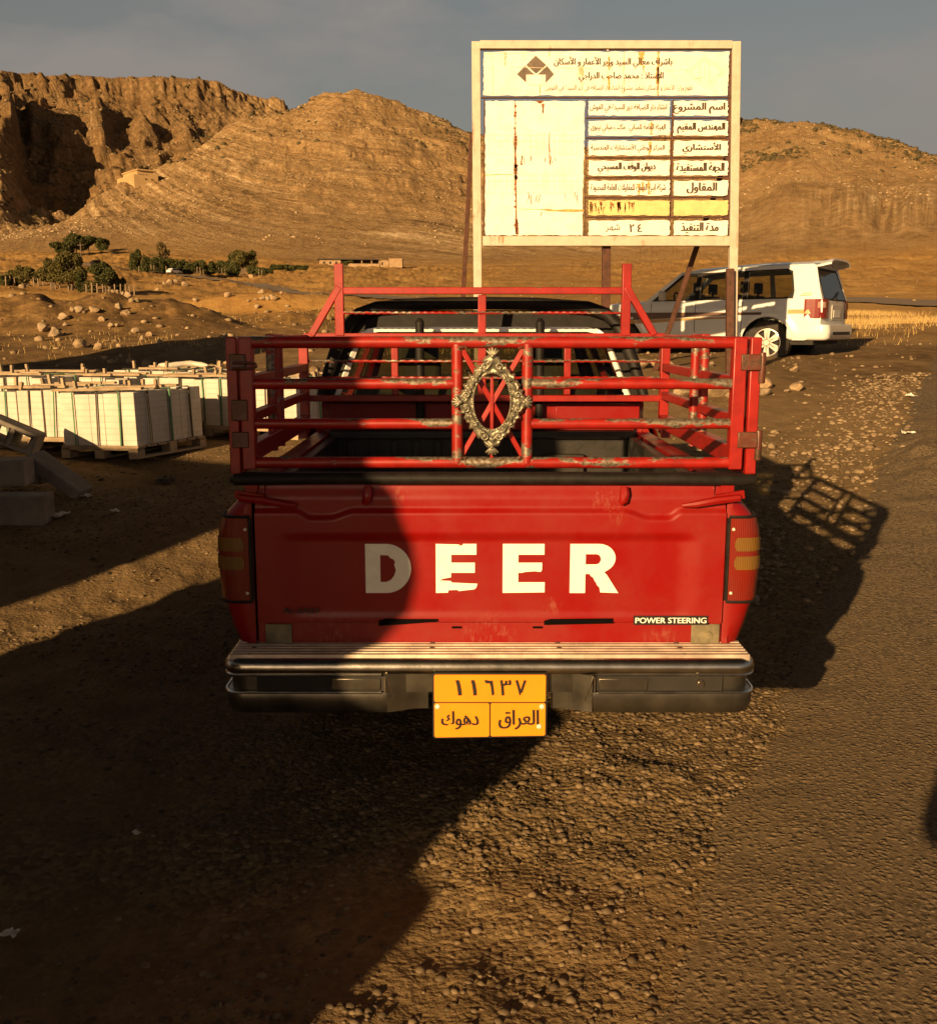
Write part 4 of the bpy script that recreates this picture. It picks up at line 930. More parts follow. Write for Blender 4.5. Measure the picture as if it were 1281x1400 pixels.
hbar(799.5, 802.5, 134, 323, -.01, .04, M['strut'], 'upright_rail'); hbar(661, 663, 134, 323, -.01, .04, M['strut'], 'upright_rail'); hbar(916, 919.5, 136, 323, -.01, .04, M['strut'], 'upright_rail'); hbar(995.5, 998, 70, 323, -.01, .04, M['strut'], 'upright_rail')
hbar(829, 832, 64, 70, -.03, .03, M['signpost'], 'clip')
def worn(px0, py0, px1, py1, amp, n=14, seed=0):        # a plate outline with nibbled edges
    rr = random.Random(seed); x0, z0 = sp(px0, py1); x1, z1 = sp(px1, py0); o = []
    for a, b in (((x0, z0), (x1, z0)), ((x1, z0), (x1, z1)), ((x1, z1), (x0, z1)), ((x0, z1), (x0, z0))):
        for i in range(n):
            s = i / n; o.append((a[0] + (b[0] - a[0]) * s + rr.uniform(-amp, amp), a[1] + (b[1] - a[1]) * s + rr.uniform(-amp, amp)))
    return o
def panel(name, px0, py0, px1, py1, mat, seed, amp=.006, n=14):
    mb = MB(); mb.plate(worn(px0, py0, px1, py1, amp, n, seed), [], lambda a, b, d: (a, YS - .045 + d, b), .008); return mb.build(name, mat, sign, smooth=False)
def words(parent, s, px0, px1, py0, py1, mat='signink', bold=.04):
    x0, z0 = sp(px0, py1); x1, z1 = sp(px1, py0); mb = MB(); lettering(mb, s, x0, x1, z0, z1, YS - .0475, bold); return mb.build('sign_wording', M[mat], parent, smooth=False)
hp = panel('header_panel', 661, 71, 996, 131, M['signface'], 1, .008, 30)
words(hp, arabic('باشراف معالي السيد وزير الأعمار و الأسكان'), 757, 918, 78, 94, bold=.03)
words(hp, arabic('الأستاذ : محمد صاحب الدراجي'), 791, 906, 97, 113, bold=.03)
words(hp, arabic('تقوم وزارة الأعمار و الاسكان بتنفيذ مشروع انشاء دار الضيافة في دير السيدة في القوش'), 746, 946, 115, 127, bold=.005)
# lozenge emblem on the left, its ghost on the right
M['emblem'] = simple('faded_brown_emblem', (0.12, 0.088, 0.066), .7, .3, 12)
mb = MB(); f = lambda a, b, d: (a, YS - .0475 + d, b)
c_ = lambda px, py: sp(px, py)
mb.plate([c_(732, 76.5), c_(719, 89.5), c_(732.5, 101.5), c_(746.5, 89.5)], [], f, 0); mb.plate([c_(717.5, 90.5), c_(706.5, 102), c_(719, 113.5), c_(719, 102.5), c_(730.5, 102.5)], [], f, 0)
mb.plate([c_(747.5, 90.5), c_(757, 102), c_(745.5, 114), c_(745.5, 102.5), c_(734.5, 102.5)], [], f, 0); mb.build('lozenge_emblem', M['emblem'], hp, smooth=False)
def line(mb, px0, py0, px1, py1, wd=.008): mb.bar(spw(px0, py0, -.0465), spw(px1, py1, -.0465), wd, .003, up=(0, 1, 0))
mb = MB()
for q in (0, 5): 
    for a, b in (((963, 78 + q), (992 - q, 99)), ((992 - q, 99), (963, 121 - q)), ((963, 121 - q), (936 + q, 99)), ((936 + q, 99), (963, 78 + q))): line(mb, *a, *b, .006)
for x in (956, 963, 969): line(mb, x, 88, x, 112, .006)
mb.build('faded_lozenge_emblem', M['signfaint'], hp, smooth=False)
# stains, cracks and tears on the header
def streak(mb, px, py0, py1, w0, w1, seed, dy=-.0468):
    rr = random.Random(seed); n = 12; L, Rr = [], []; off = 0
    for i in range(n + 1):
        s = i / n; y = py0 + (py1 - py0) * s; w_ = (w0 + (w1 - w0) * s) * rr.uniform(.45, 1.4); off += rr.uniform(-.5, .5)
        L.append(spw(px + off - w_ / 2, y, dy)); Rr.append(spw(px + off + w_ / 2, y, dy))
    mb.add(L + Rr, [(i, i + 1, n + 2 + i, n + 1 + i) for i in range(n)])
mb = MB()
for a in ((876, 71, 90, 9, 5, 1), (899, 71, 131, 3.2, 2.2, 2), (898, 92, 116, 5, 3, 3), (853, 72, 128, 1.2, .8, 4), (690, 72, 90, 2, 1, 5), (831, 104, 124, 5, 2, 6), (832, 78, 96, 4, 3, 16), (879, 90, 100, 3, 1, 17)): streak(mb, *a)
mb.each('rust_stain', M['rustlight'], hp, smooth=False)
mb = MB()
for a in ((673, 76, 674, 130), (700, 92, 745, 93.5), (760, 93.5, 808, 94), (720, 116, 748, 117.5), (910, 97, 940, 96), (948, 109, 962, 105.5), (976, 103, 988, 101.5), (662, 74, 720, 73.5)): line(mb, *a, .006)
mb.each('crack', M['signfaint'], hp, smooth=False)
# left panel with the faded drawing
lp_ = panel('drawing_panel', 663, 138.5, 799, 321.5, M['signclean'], 2, .007, 40)
mb = MB()
for y0, y1 in ((185, 211), (239, 264)):
    for y in (y0, y0 + 9, y0 + 15, y1): line(mb, 667, y, 793, y, .004)
    for k in range(16): 
        x = 669 + k * 8; line(mb, x, y0 + 3, x, y0 + 12, .004); line(mb, x, y1 - 9, x, y1 - 2, .004)
    for x in (703, 744, 770): line(mb, x, y0 - 6, x, y1, .004)
mb.build('faded_drawing', M['signfaint'], lp_, smooth=False)
mb = MB()
for a in ((704, 139, 205, 1.0, 1.6, 11), (704.5, 186, 320, 5, 2.4, 12), (705, 225, 245, 6, 4, 13), (737, 138, 142, 14, 3, 14), (743, 142, 156, 3, 1.5, 15), (751, 180, 226, 1.2, 1.6, 18), (713, 213, 226, 2, 3, 19), (706, 300, 321, 2, 4, 20)): streak(mb, *a)
rr = random.Random(5)
for k in range(22):
    y = 145 + k * 7.7 + rr.uniform(-2, 2); x = 704 + rr.uniform(-.8, .8); p = spw(x, y, -.047); r_ = rr.uniform(.010, .022)
    mb.add([(p[0] + r_ * math.cos(i * .785), p[1] - .0005, p[2] + r_ * math.sin(i * .785)) for i in range(8)], [tuple(range(8))[::-1]])
for k in range(16):
    x = rr.uniform(715, 790); y = rr.choice([212, 214, 264, 268, 290]) + rr.uniform(-3, 3); line(mb, x, y, x + rr.uniform(-3, 3), y + rr.uniform(5, 12), rr.uniform(.005, .012))
mb.each('rust_line', M['signrust'], lp_, smooth=False)
mb = MB()
pts = [(706, 286), (720, 285.5), (735, 286), (748, 285.5), (760, 287), (775, 286), (798, 286.5), (798, 289.5), (780, 290), (765, 289.5), (752, 289), (738, 286.8), (720, 286.5)]
mb.plate([sp(*p) for p in pts], [], f, 0); pts = [(664, 239), (680, 238), (702, 238.5), (702, 239.6), (680, 239.4), (664, 240.2)]; mb.plate([sp(*p) for p in pts], [], f, 0)
mb.each('torn_edge', M['rustlight'], lp_, smooth=False)
rows = [('اسم المشروع', 919, 990, 'انشاء دار الضيافة دير السيدة في القوش', 806, 911), ('المهندس المقيم', 925, 990, 'الهيئة العامة للمباني   مكتب مباني نينوى', 807, 909), ('الأستشاري', 932, 984, 'المركز الوطني للأستشارات الهندسية', 807, 908),
        ('الجهة المستفيدة', 924, 989, 'ديوان الوقف المسيحي', 817, 895), ('المقاول', 938, 979, 'شركة ابنية العمارة للمقاولات العامة المحدودة', 807, 909), (None,) * 6, ('مدة التنفيذ', 930, 981, None, 0, 0)]
for k, (a, a0, a1, b, b0, b1) in enumerate(rows):
    y0 = 138.2 + 27.2 * k; y1 = y0 + 20.2; mt = M['signyellow'] if k == 5 else M['signclean']
    wp = panel('wide_name_plate', 804, y0, 915, y1, mt, 20 + k, .008, 16); npl = panel('name_plate', 920, y0, 994.5, y1, mt, 40 + k, .008, 12)
    if a: words(npl, arabic(a), a0, a1, y0 + 2.5, y1 - 2.5, bold=.05)
    if b: words(wp, arabic(b), b0, b1, y0 + (4 if k != 3 else 2.5), y1 - (4 if k != 3 else 2.5), bold=.02 if k != 3 else .045)
    if k == 6:
        words(wp, '\u0662', 860, 866, y0 + 5, y1 - 4, bold=.05); words(wp, '\u0664', 871, 877, y0 + 5, y1 - 4, bold=.05); words(wp, arabic('شهر'), 827, 847, y0 + 5, y1 - 4, bold=.01)
    if k == 5:
        mb = MB(); rr = random.Random(9)
        for i in range(34):
            x = rr.uniform(806, 874); streak(mb, x, rr.uniform(y0 + 1, y0 + 10), rr.uniform(y0 + 9, y1 - 1), rr.uniform(.8, 3.5), .6, i)
        mb.build('rust_stain', M['signrust'], wp, smooth=False)
    if k in (1, 2, 4):
        mb = MB(); streak(mb, 890 - k, y0 + 1, y1 - 1, 4, 3, k + 70)
        if k == 4: streak(mb, 872, y0 + 4, y1 - 1, 5, 2, 80); streak(mb, 878, y0 + 2, y1 - 4, 3, 3, 81)
        mb.build('rust_stain', M['rustlight'], wp, smooth=False)
def strut(p0, p1, wd, name='brace'):
    mb = MB(); mb.bar(p0, p1, wd, wd, up=(0, 1, 0)); return mb.build(name, M['strut'], sign, bevel=.006)
q = at(893, 512, YS + 1.35); strut(tuple(at(1012, 160, YS + .12)), (q.x, q.y, h_at(q.x, q.y) - .1), .07)
q = at(627, 440, YS + 1.35); strut(tuple(at(645, 182, YS + .12)), (q.x, q.y, h_at(q.x, q.y) - .1), .065)
q = at(829, 440, YS + .5); strut(tuple(at(829, 334, YS + .10)), (q.x, q.y, h_at(q.x, q.y) - .1), .115, 'short_prop')
q = at(998, 515, YS - .125); strut(tuple(at(998, 367, YS - .125)), (q.x, q.y, h_at(q.x, q.y) - .2), .10, 'stub_post')

# ------------------------------------------------------------------ white off-road car (local: y = forward, tail at y = 0)
SUVP = Vector((6.60, 18.9, 0)); HEAD = math.atan2(.69, .72)
suv = empty('parked_estate_car', (SUVP.x, SUVP.y, 0), R(57), 'white four wheel drive estate car with gold side stripe parked behind the sign', 'car')
zg = .95
suv.location.z = zg
sxp = lambda z, u: float(np.interp(z, [.42, .55, .80, 1.0, 1.14], [.90, .945, .955, .945, .915])) - .05 * float(sstep(4.2, 4.85, u)) - .05 * float(1 - sstep(-.06, .22, u))
RC, FC, WR = .90, 3.75, .395
def flare(z, u): return .030 * max(math.exp(-((math.hypot(u - RC, z - WR) - .50) / .07)**2), math.exp(-((math.hypot(u - FC, z - WR) - .50) / .07)**2))
sx2 = lambda z, u: sxp(z, u) + flare(z, u)
szb = lambda u: max(.44 if .2 < u < 4.5 else .46, arch(u, RC, .455, WR), arch(u, FC, .455, WR))
def szt(u): return 1.13 - .02 * float(sstep(1, 3.4, u)) - .10 * float(sstep(3.55, 4.8, u))
us = np.concatenate([np.linspace(-.02, .55, 12), np.linspace(.56, 1.5, 60), np.linspace(1.52, 3.38, 14), np.linspace(3.4, 4.36, 60), np.linspace(4.38, 4.85, 8)])
body = MB()
for s in (-1, 1): side_shell(body, us, szb, szt, sx2, s, 24)
hx = lambda u: sx2(szt(u), u)
body.grid(lambda u, q: (hx(u) * q, u, szt(u) + .06 * (1 - q**4) ** 1), np.linspace(3.18, 4.85, 16), np.linspace(-1, 1, 15), flip=True)
body.grid(lambda q, z: (hx(4.85) * q * .99, 4.85 + .05 * math.cos(q * 1.5), z), np.linspace(-1, 1, 11), np.linspace(.46, 1.03, 6))
body.grid(lambda q, z: (sx2(z, -.02) * q, -.02 - .04 * (1 - q**4), z), np.linspace(-1, 1, 15), np.linspace(.46, 1.13, 10), flip=True)
# greenhouse: slanted flanks with window openings
zb_, zr_ = 1.10, 1.76
gx = lambda z: .915 - (z - zb_) / (zr_ - zb_) * .175
so_ = [(-.03, zb_), (3.30, zb_), (3.18, 1.16), (2.60, 1.655), (2.40, 1.70), (1.2, 1.75), (.22, zr_), (.14, 1.74)]
sh_ = [[(.64, 1.19), (1.30, 1.19), (1.32, 1.65), (.66, 1.665), (.56, 1.62), (.50, 1.30), (.54, 1.22)], [(1.40, 1.19), (2.20, 1.18), (2.20, 1.625), (1.40, 1.65)], [(2.29, 1.18), (3.04, 1.17), (2.97, 1.24), (2.55, 1.598), (2.29, 1.62)]]
for s in (-1, 1): body.plate(so_, sh_, lambda a, b, d: (s * (gx(b) - d), a, b), .04, flip=(s < 0))
body.grid(lambda u, q: (.745 * q, u, zr_ + .075 * (1 - abs(q)**2.6) - .06 * float(sstep(1.0, 2.45, u)) - .05 * float(sstep(2.3, 2.62, u))), np.linspace(.10, 2.62, 16), np.linspace(-1, 1, 17), flip=True)
# tailgate with the rear window opening
ty = lambda z: -.045 + max(0, z - 1.10) * .34
body.plate([(-.905, .92), (.905, .92), (.915, 1.10), (.742, zr_), (.5, zr_ + .05), (0, zr_ + .072), (-.5, zr_ + .05), (-.742, zr_), (-.915, 1.10)], [[(-.76, 1.15), (.76, 1.15), (.64, 1.67), (-.64, 1.67)]], lambda a, b, d: (a, ty(b) + d, b), .04)
for s in (-1, 1): body.bar((s * .90, 3.28, 1.10), (s * .755, 2.60, 1.645), .05, .06)
body.bar((-.75, 2.60, 1.65), (.75, 2.60, 1.65), .05, .05)
body_o = body.build('body', M['white'], suv, ang=38)
mb = MB(); mb.plate([(-.755, 1.155), (.755, 1.155), (.635, 1.665), (-.635, 1.665)], [], lambda a, b, d: (a, ty(b) - .004, b), 0); mb.build('rear_window', M['suvglass'], body_o)
mb = MB(); mb.plate([(-.79, 1.12), (.79, 1.12), (.665, 1.70), (-.665, 1.70)], [[(-.745, 1.165), (.745, 1.165), (.625, 1.655), (-.625, 1.655)]], lambda a, b, d: (a, ty(b) - .008 + d, b), .006); mb.build('window_seal', M['black'], body_o)
mb = MB(); mb.add([(-.86, 3.27, 1.12), (.86, 3.27, 1.12), (.72, 2.62, 1.64), (-.72, 2.62, 1.64)], [(0, 1, 2, 3)]); mb.build('windscreen', M['suvglass'], body_o)
for s in (-1, 1):
    for h_ in sh_:
        mb = MB(); mb.plate(h_, [], lambda a, b, d: (s * (gx(b) - .012), a, b), 0); mb.build('side_window', M['suvglass'], body_o)
    fr = [(.475, 1.165), (3.13, 1.15), (3.05, 1.215), (2.585, 1.628), (2.25, 1.655), (.64, 1.69), (.535, 1.65), (.465, 1.30)]
    hs = [[(a + (.018 if a < sum(p[0] for p in h_) / len(h_) else -.018), b) for a, b in h_] for h_ in sh_]
    mb = MB(); mb.plate(fr, sh_, lambda a, b, d: (s * (gx(b) + .004 - d), a, b), .006, flip=(s < 0)); mb.build('window_surround', M['black'], body_o)
    # body side stripe and lower cladding
    mb = MB(); side_shell(mb, np.linspace(.10, .54, 12), lambda u: .90, lambda u: .975, sx2, s, 3, .004); mb.build('gold_stripe', M['gold'], body_o)
    mb = MB(); side_shell(mb, np.linspace(1.0, 4.3, 60), lambda u: .885 - .08 * float(sstep(1.2, 3.8, u)), lambda u: .93 + .03 * (u - 1.0) * .2, sx2, s, 3, .004); mb.build('brown_stripe', M['brownstripe'], body_o)
    mb = MB(); side_shell(mb, np.linspace(1.5, 4.3, 50), lambda u: .82 - .09 * float(sstep(1.6, 3.8, u)), lambda u: .865 - .06 * float(sstep(1.2, 3.8, u)), sx2, s, 3, .004); mb.build('gold_stripe', M['gold'], body_o)
    mb = MB(); mb.box(*sorted((s * .86, s * .99)), 1.55, 3.35, .40, .45); mb.build('side_step', M['whiteshade'], suv, bevel=.015)
    for y in (1.50, 2.42):
        mb = MB(); mb.bar((s * (sxp(1.0, y) + .018), y + .06, 1.02), (s * (sxp(1.0, y) + .018), y + .24, 1.02), .03, .03); mb.build('door_handle', M['alloy'], suv, bevel=.008)
    mb = MB()
    for y in (1.36, 2.245): side_shell(mb, [y, y + .012], lambda u: max(.47, arch(u, RC, .46, WR)), lambda u: 1.12, sx2, s, 12, .002)
    side_shell(mb, [3.12, 3.132], lambda u: .47, lambda u: 1.10, sx2, s, 10, .002); mb.build('door_gap', M['dark'], body_o)
    mb = MB(); mb.box(*sorted((s * .95, s * 1.12)), 2.82, 2.92, 1.16, 1.33); mb.bar((s * .88, 2.9, 1.18), (s * .98, 2.88, 1.2), .05, .05); mb.build('door_mirror', M['whiteshade'], suv, bevel=.03)
    mb = MB(); 
    for k in range(2): mb.bar((s * (gx(1.22 + .035 * k) + .004), .16, 1.22 + .035 * k), (s * (gx(1.22 + .035 * k) + .004), .36 - .04 * k, 1.22 + .035 * k), .004, .016)
    mb.each('pillar_emblem', M['gold'], body_o)
    mb = MB()
    for p_ in (((.60, .93), (.78, .93)), ((.78, .93), (.78, 1.07)), ((.78, 1.07), (.60, 1.07)), ((.60, 1.07), (.60, .93))): mb.bar(*[(s * (sx2(z, u) + .001), u, z) for u, z in p_], .006, .006)
    if s < 0: mb.build('fuel_flap', M['whiteshade'], body_o)
    # tail lamp
    e = bpy.data.objects.new('tail_light', None); col.objects.link(e); e.parent = suv
    def tl(k, z, o=.006):
        pts = [(.62, -.064), (.80, -.064), (.885, -.045), (.930, .03), (.948, .26)]; return (s * (pts[k][0] + (o if k > 2 else 0)), pts[k][1] - (o if k < 3 else 0), z)
    mb = MB(); mb.grid(lambda k, z: tl(k, z), range(5), [.82, .86, 1.12, 1.15], flip=(s > 0)); mb.build('red_lens', M['redlens'], e, ang=60)
    M.setdefault('clearlens', lens_mat('clear_lamp_lens', (.42, .24, .18)))
    mb = MB(); mb.grid(lambda k, z: tl(k, z, .010), range(1, 4), [1.0, 1.10], flip=(s > 0)); mb.build('clear_lens', M['clearlens'], e, ang=60)
    wheel(suv, (s * .80, RC, WR), WR, .26, s, 6, .25); wheel(suv, (s * .80, FC, WR), WR, .26, s, 6, .25)
spz = lambda u, q: zr_ + .062 - .085 * abs(q)**5 + .035 * float(sstep(.12, -.10, u))
mb = MB(); mb.grid(lambda u, q: (.69 * q, u, spz(u, q) + .012), np.linspace(.24, -.10, 10), np.linspace(-1, 1, 17)); mb.grid(lambda u, q: (.69 * q, u, spz(u, q) - .022), np.linspace(.24, -.10, 10), np.linspace(-1, 1, 17), flip=True)
mb.grid(lambda q, k: (.69 * q, -.10, spz(-.10, q) - .022 + .034 * k), np.linspace(-1, 1, 17), [0, 1])
for s in (-1, 1): mb.grid(lambda u, k: (s * .69, u, spz(u, 1) - .022 + .034 * k), np.linspace(.24, -.10, 10), [0, 1], flip=(s > 0))
mb.build('roof_spoiler', M['white'], suv, ang=40)
mb = MB(); sweep(mb, bpath(.93, -.17, .14, .55), [(0, .48), (-.005, .60), (.01, .70), (.05, .72), (.15, .72), (.15, .44), (.05, .44)]); mb.build('rear_bumper', M['white'], suv, recalc=True, ang=50)
mb = MB(); mb.box(-.62, .62, -.176, -.15, .53, .585); mb.build('bumper_slot', M['dark'], suv)
mb = MB(); mb.plate(rrect(-.34, .34, .80, 1.06, .03), [], lambda a, b, d: (a, -.070 + d, b), .01); mb.build('plate_recess', M['whiteshade'], body_o, bevel=.004)
mb = MB(); mb.box(-.24, .24, -.078, -.072, .84, .97); mb.build('number_plate', M['signclean'], body_o)
mb = MB(); mb.tube([(-.1, -.05, 1.17), (.2, -.02, 1.25), (.34, .0, 1.30)], .012, 6); mb.ball((-.1, -.05, 1.16), .035, 1); mb.build('rear_wiper', M['black'], body_o)
mb = MB(); mb.box(-.85, .85, .1, 4.7, .36, .50); mb.box(-.80, .80, .4, 4.3, .50, .62); mb.build('chassis', M['dark'], suv)
for x in (-.40, .40):
    for y in (2.45, 1.55):
        mb = MB(); mb.box(x - .25, x + .25, y - .10, y + .06, .62, 1.26); mb.box(x - .14, x + .14, y - .09, y + .01, 1.30, 1.50); mb.box(x - .03, x + .03, y - .06, y - .02, 1.24, 1.32); mb.box(x - .25, x + .25, y, y + .5, .62, .80); mb.build('seat', M['seat'], suv, bevel=.04)
mb = MB(); mb.tube([(.40 + .18 * math.cos(a), 2.80 + .05 * math.sin(a), 1.15 + .17 * math.sin(a)) for a in np.linspace(0, 6.28, 20)], .018, 6); mb.v = [(-x, y, z) for x, y, z in mb.v]; mb.build('steering_wheel', M['black'], suv)
mb = MB(); mb.box(-.82, .82, 2.86, 3.24, .9, 1.13); mb.build('dashboard', M['seat'], suv, bevel=.04)

# ------------------------------------------------------------------ pallets of pale blocks on the left
M['block'] = None
t = NT('pale_building_block'); c = t.coord(); br = t.n('ShaderNodeTexBrick'); br.inputs['Scale'].default_value = 1.0
br.inputs['Mortar Size'].default_value = .004; br.inputs['Brick Width'].default_value = .25; br.inputs['Row Height'].default_value = .055
mpp = t.n('ShaderNodeMapping'); sp_ = t.n('ShaderNodeSeparateXYZ'); cb = t.n('ShaderNodeCombineXYZ'); t.l(c, sp_.inputs[0])
t.l(t.math('ADD', sp_.outputs[0], sp_.outputs[1]), cb.inputs[0]); t.l(sp_.outputs[2], cb.inputs[1]); t.l(cb.outputs[0], br.inputs['Vector'])
br.offset = 0.0
t.set(base=t.mix(t.math('MULTIPLY', br.outputs['Fac'], .55), t.ramp(t.noise(c, 6, 5), [(.3, (.44, .40, .35)), (.7, (.58, .53, .47))]), (.40, .33, .25)), rough=.8); t.bump(t.math('SUBTRACT', 1, br.outputs['Fac']), .3, .004)
M['block'] = t.m
M['wood'] = simple('weathered_pallet_wood', (0.30, 0.22, 0.14), .85, .35, 7, bump=.2)
M['strap'] = simple('green_strap', (0.05, 0.16, 0.07), .5, .3, 20)
M['darkstrap'] = simple('dark_gap', (0.05, 0.038, 0.028), .8, .3, 20)
def pallet(loc, rz, wx, wy, hgt, seed, label, tilt=0.0):
    rr = random.Random(seed); e = empty('block_pallet', loc, rz, label, 'pallet of blocks', 'strapped pallets of pale blocks')
    e.rotation_euler = (0, tilt, rz)
    pb = MB()
    for k in range(7): y = -wy / 2 + wy * k / 7; pb.box(-wx / 2, wx / 2, y + .01, y + wy / 7 - .02, .095, .115)
    for x in (-wx / 2 + .05, 0, wx / 2 - .05):
        for y in (-wy / 2 + .05, 0, wy / 2 - .05): pb.box(x - .05, x + .05, y - .05, y + .05, .02, .095)
    for x in (-wx / 2 + .05, 0, wx / 2 - .05): pb.box(x - .05, x + .05, -wy / 2, wy / 2, 0, .02)
    for y in (-wy / 2 + .05, wy / 2 - .05): pb.box(-wx / 2, wx / 2, y - .05, y + .05, .075, .097)
    pal = pb.build('pallet', M['wood'], e)
    nx, ny = max(4, round(wx / .17)), max(4, round(wy / .17)); bw, bd = (wx - .04) / nx, (wy - .04) / ny
    mb = MB()
    for i in range(nx):
        for j in range(ny):
            if 0 < i < nx - 1 and 0 < j < ny - 1: continue
            x = -wx / 2 + .02 + i * bw; y = -wy / 2 + .02 + j * bd; o1, o2 = rr.uniform(-.008, .008), rr.uniform(-.008, .008)
            mb.box(x + .003 + o1, x + bw - .003 + o1, y + .003 + o2, y + bd - .003 + o2, .116, hgt + rr.uniform(-.012, .012))
    mb.box(-wx / 2 + bw, wx / 2 - bw, -wy / 2 + bd, wy / 2 - bd, .116, hgt - .02)
    st = mb.build('block_stack', M['block'], e, bevel=.004); tag(st, kind='stuff')
    def band(mb, a, sg, axis):
        o = .014
        if axis == 'x': p = [(a, sg * (wy / 2 + .0), .12), (a + rr.uniform(-.03, .03), sg * (wy / 2 - .004), hgt + .012)]
        else: p = [(sg * (wx / 2 + .0), a, .12), (sg * (wx / 2 - .004), a + rr.uniform(-.03, .03), hgt + .012)]
        mb.bar(p[0], p[1], o, .004 if axis == 'x' else .014, up=(1, 0, 0) if axis == 'y' else (0, 1, 0))
    for k in range(3):
        mb = MB(); a = -wx / 2 + wx * (k + .7) / 3.4; b = -wy / 2 + wy * (k + .7) / 3.4
        for sg in (-1, 1): band(mb, a, sg, 'x')
        mb.bar((a, -wy / 2, hgt + .015), (a, wy / 2, hgt + .015), .016, .004); mb.build('strap', M['strap' if k != 1 else 'darkstrap'], e)
        mb = MB()
        for sg in (-1, 1): band(mb, b, sg, 'y')
        mb.bar((-wx / 2, b, hgt + .02), (wx / 2, b, hgt + .02), .016, .004); mb.build('strap', M['darkstrap' if k != 1 else 'strap'], e)
    for k in range(6):
        mb = MB(); y = rr.uniform(-wy / 2, wy / 2); x = rr.uniform(-.15, .15); mb.bar((x - wx * rr.uniform(.2, .5), y, hgt + .03), (x + wx * rr.uniform(.2, .5), y + rr.uniform(-.12, .12), hgt + .035), .05, .022); mb.build('top_batten', M['wood'], e)
    for k in range(5):
        mb = MB(); x, y = rr.uniform(-wx / 2, wx / 2), rr.uniform(-wy / 2, wy / 2); mb.bar((x, y, hgt + .01), (x + rr.uniform(-.02, .02), y, hgt + rr.uniform(.07, .13)), .028, .03); mb.build('peg', M['wood'], e)
    return e
def gp(px, py): return hit(px, py, 3)
def put(px, py, dx, dy): p = gp(px, py); return (p.x + dx, p.y + dy, p.z)
PALS = []
PAL = [((190, 641), -.36, .86, 1.04, .78, 1, 'nearest strapped pallet of pale blocks, its corner towards the viewer', -.03),
       ((101, 629), -.34, .95, 1.0, .72, 2, 'pallet of pale blocks directly behind the tilted hollow concrete block', -.02),
       ((305, 603), -.36, 1.0, 1.05, .72, 3, 'pallet of pale blocks half hidden behind the cage post of the red pickup', 0),
       ((408, 612), -.34, 1.1, 1.0, .78, 4, 'pallet of pale blocks seen through the side bars of the red cage', 0),
       ((66, 585), -.34, 1.1, 1.0, .60, 5, 'low shaded pallet of blocks farthest left in the back row', 0),
       ((165, 582), -.36, 1.1, 1.0, .58, 6, 'back row pallet of blocks showing only its top above the nearest stack', 0),
       ((262, 572), -.36, 1.1, 1.0, .60, 7, 'rearmost pallet of pale blocks, topped with loose battens and wrapping', 0)]
for (px, py), rz, wx, wy, hg, sd, lb, tl_ in PAL:
    p = gp(px, py)                       # the corner of the base nearest the camera
    c0 = Vector((math.cos(rz) * 0 - math.sin(rz) * -1, math.sin(rz) * 0 + math.cos(rz) * -1, 0))
    ctr = Vector((p.x, p.y, 0)) + Matrix.Rotation(rz, 3, 'Z') @ Vector((-wx / 2, wy / 2, 0))
    zc_ = max(h_at(ctr.x + dx, ctr.y + dy) for dx in (-.4, 0, .4) for dy in (-.4, 0, .4))
    PALS.append(pallet((ctr.x, ctr.y, zc_ - .03), rz, wx, wy, hg * .76, sd, lb, tl_))
# wrapping roll lying on the rearmost pallet
M['wrap'] = simple('pale_wrapping', (.50, .46, .39), .5, .15, 12, bump=.3, bscale=20)
pr = PALS[6]; zt_ = pr.location.z + .60 * .76 + .10
mb = MB(); mb.tube([(pr.location.x + .1 + .22 * k, pr.location.y - .25 + .05 * math.sin(k * 2), zt_ - .03 + .01 * math.sin(k * 3)) for k in np.linspace(-1, 1.6, 14)], [.012, .03, .034, .032, .036, .034, .032, .034, .036, .032, .03, .034, .027, .012], 12)
tag(mb.build('wrapping_roll', M['wrap']), 'pale rolled plastic wrapping lying on the rearmost pallet of blocks', 'wrapping roll')

# grey concrete blocks and a slab at the left edge, in shade
M['concrete'] = simple('rough_grey_concrete', (0.20, 0.17, 0.14), .9, .3, 6, bump=.5, bscale=25)
def cblock(name, px, py, w_, d_, h_, rz, rx, ry, label, cat, hollow=False, lift=0.0, grp=None):
    p = gp(px, py); mb = MB()
    if hollow:
        mb.plate([(-w_ / 2, 0), (w_ / 2, 0), (w_ / 2, h_), (-w_ / 2, h_)], [[(-w_ * .40, h_ * .2), (-w_ * .06, h_ * .2), (-w_ * .06, h_ * .8), (-w_ * .40, h_ * .8)], [(w_ * .06, h_ * .2), (w_ * .40, h_ * .2), (w_ * .40, h_ * .8), (w_ * .06, h_ * .8)]], lambda a, b, d: (a, -d_ / 2 + d, b), d_)
    else: mb.box(-w_ / 2, w_ / 2, -d_ / 2, d_ / 2, 0, h_)
    o = mb.build(name, M['concrete'], bevel=.012); o.location = (p.x, p.y, p.z + lift); o.rotation_euler = (rx, ry, rz); return tag(o, label, cat, grp)
cblock('concrete_block', 28, 716, .42, .24, .22, .06, 0, 0, 'grey concrete block at the bottom of the rubble block pile, on the ground', 'concrete block', lift=-.02)
cblock('concrete_block', 2, 690, .45, .26, .20, .1, 0, 0, 'grey concrete block in the middle of the pile, under the hollow block', 'concrete block', lift=.13)
cblock('concrete_block', 44, 672, .28, .22, .17, -.15, 0, 0, 'small grey concrete block in the pile, between two blocks and the leaning slab', 'concrete block', lift=.06)
cblock('hollow_block', 18, 648, .42, .22, .20, .05, 0, .42, 'tilted hollow concrete block with two cells lying on top of the grey pile', 'concrete block', True, lift=.24)
cblock('concrete_slab', 78, 676, .50, .22, .10, -.1, .1, .62, 'broken concrete slab leaning against the grey block pile', 'slab', lift=.10)

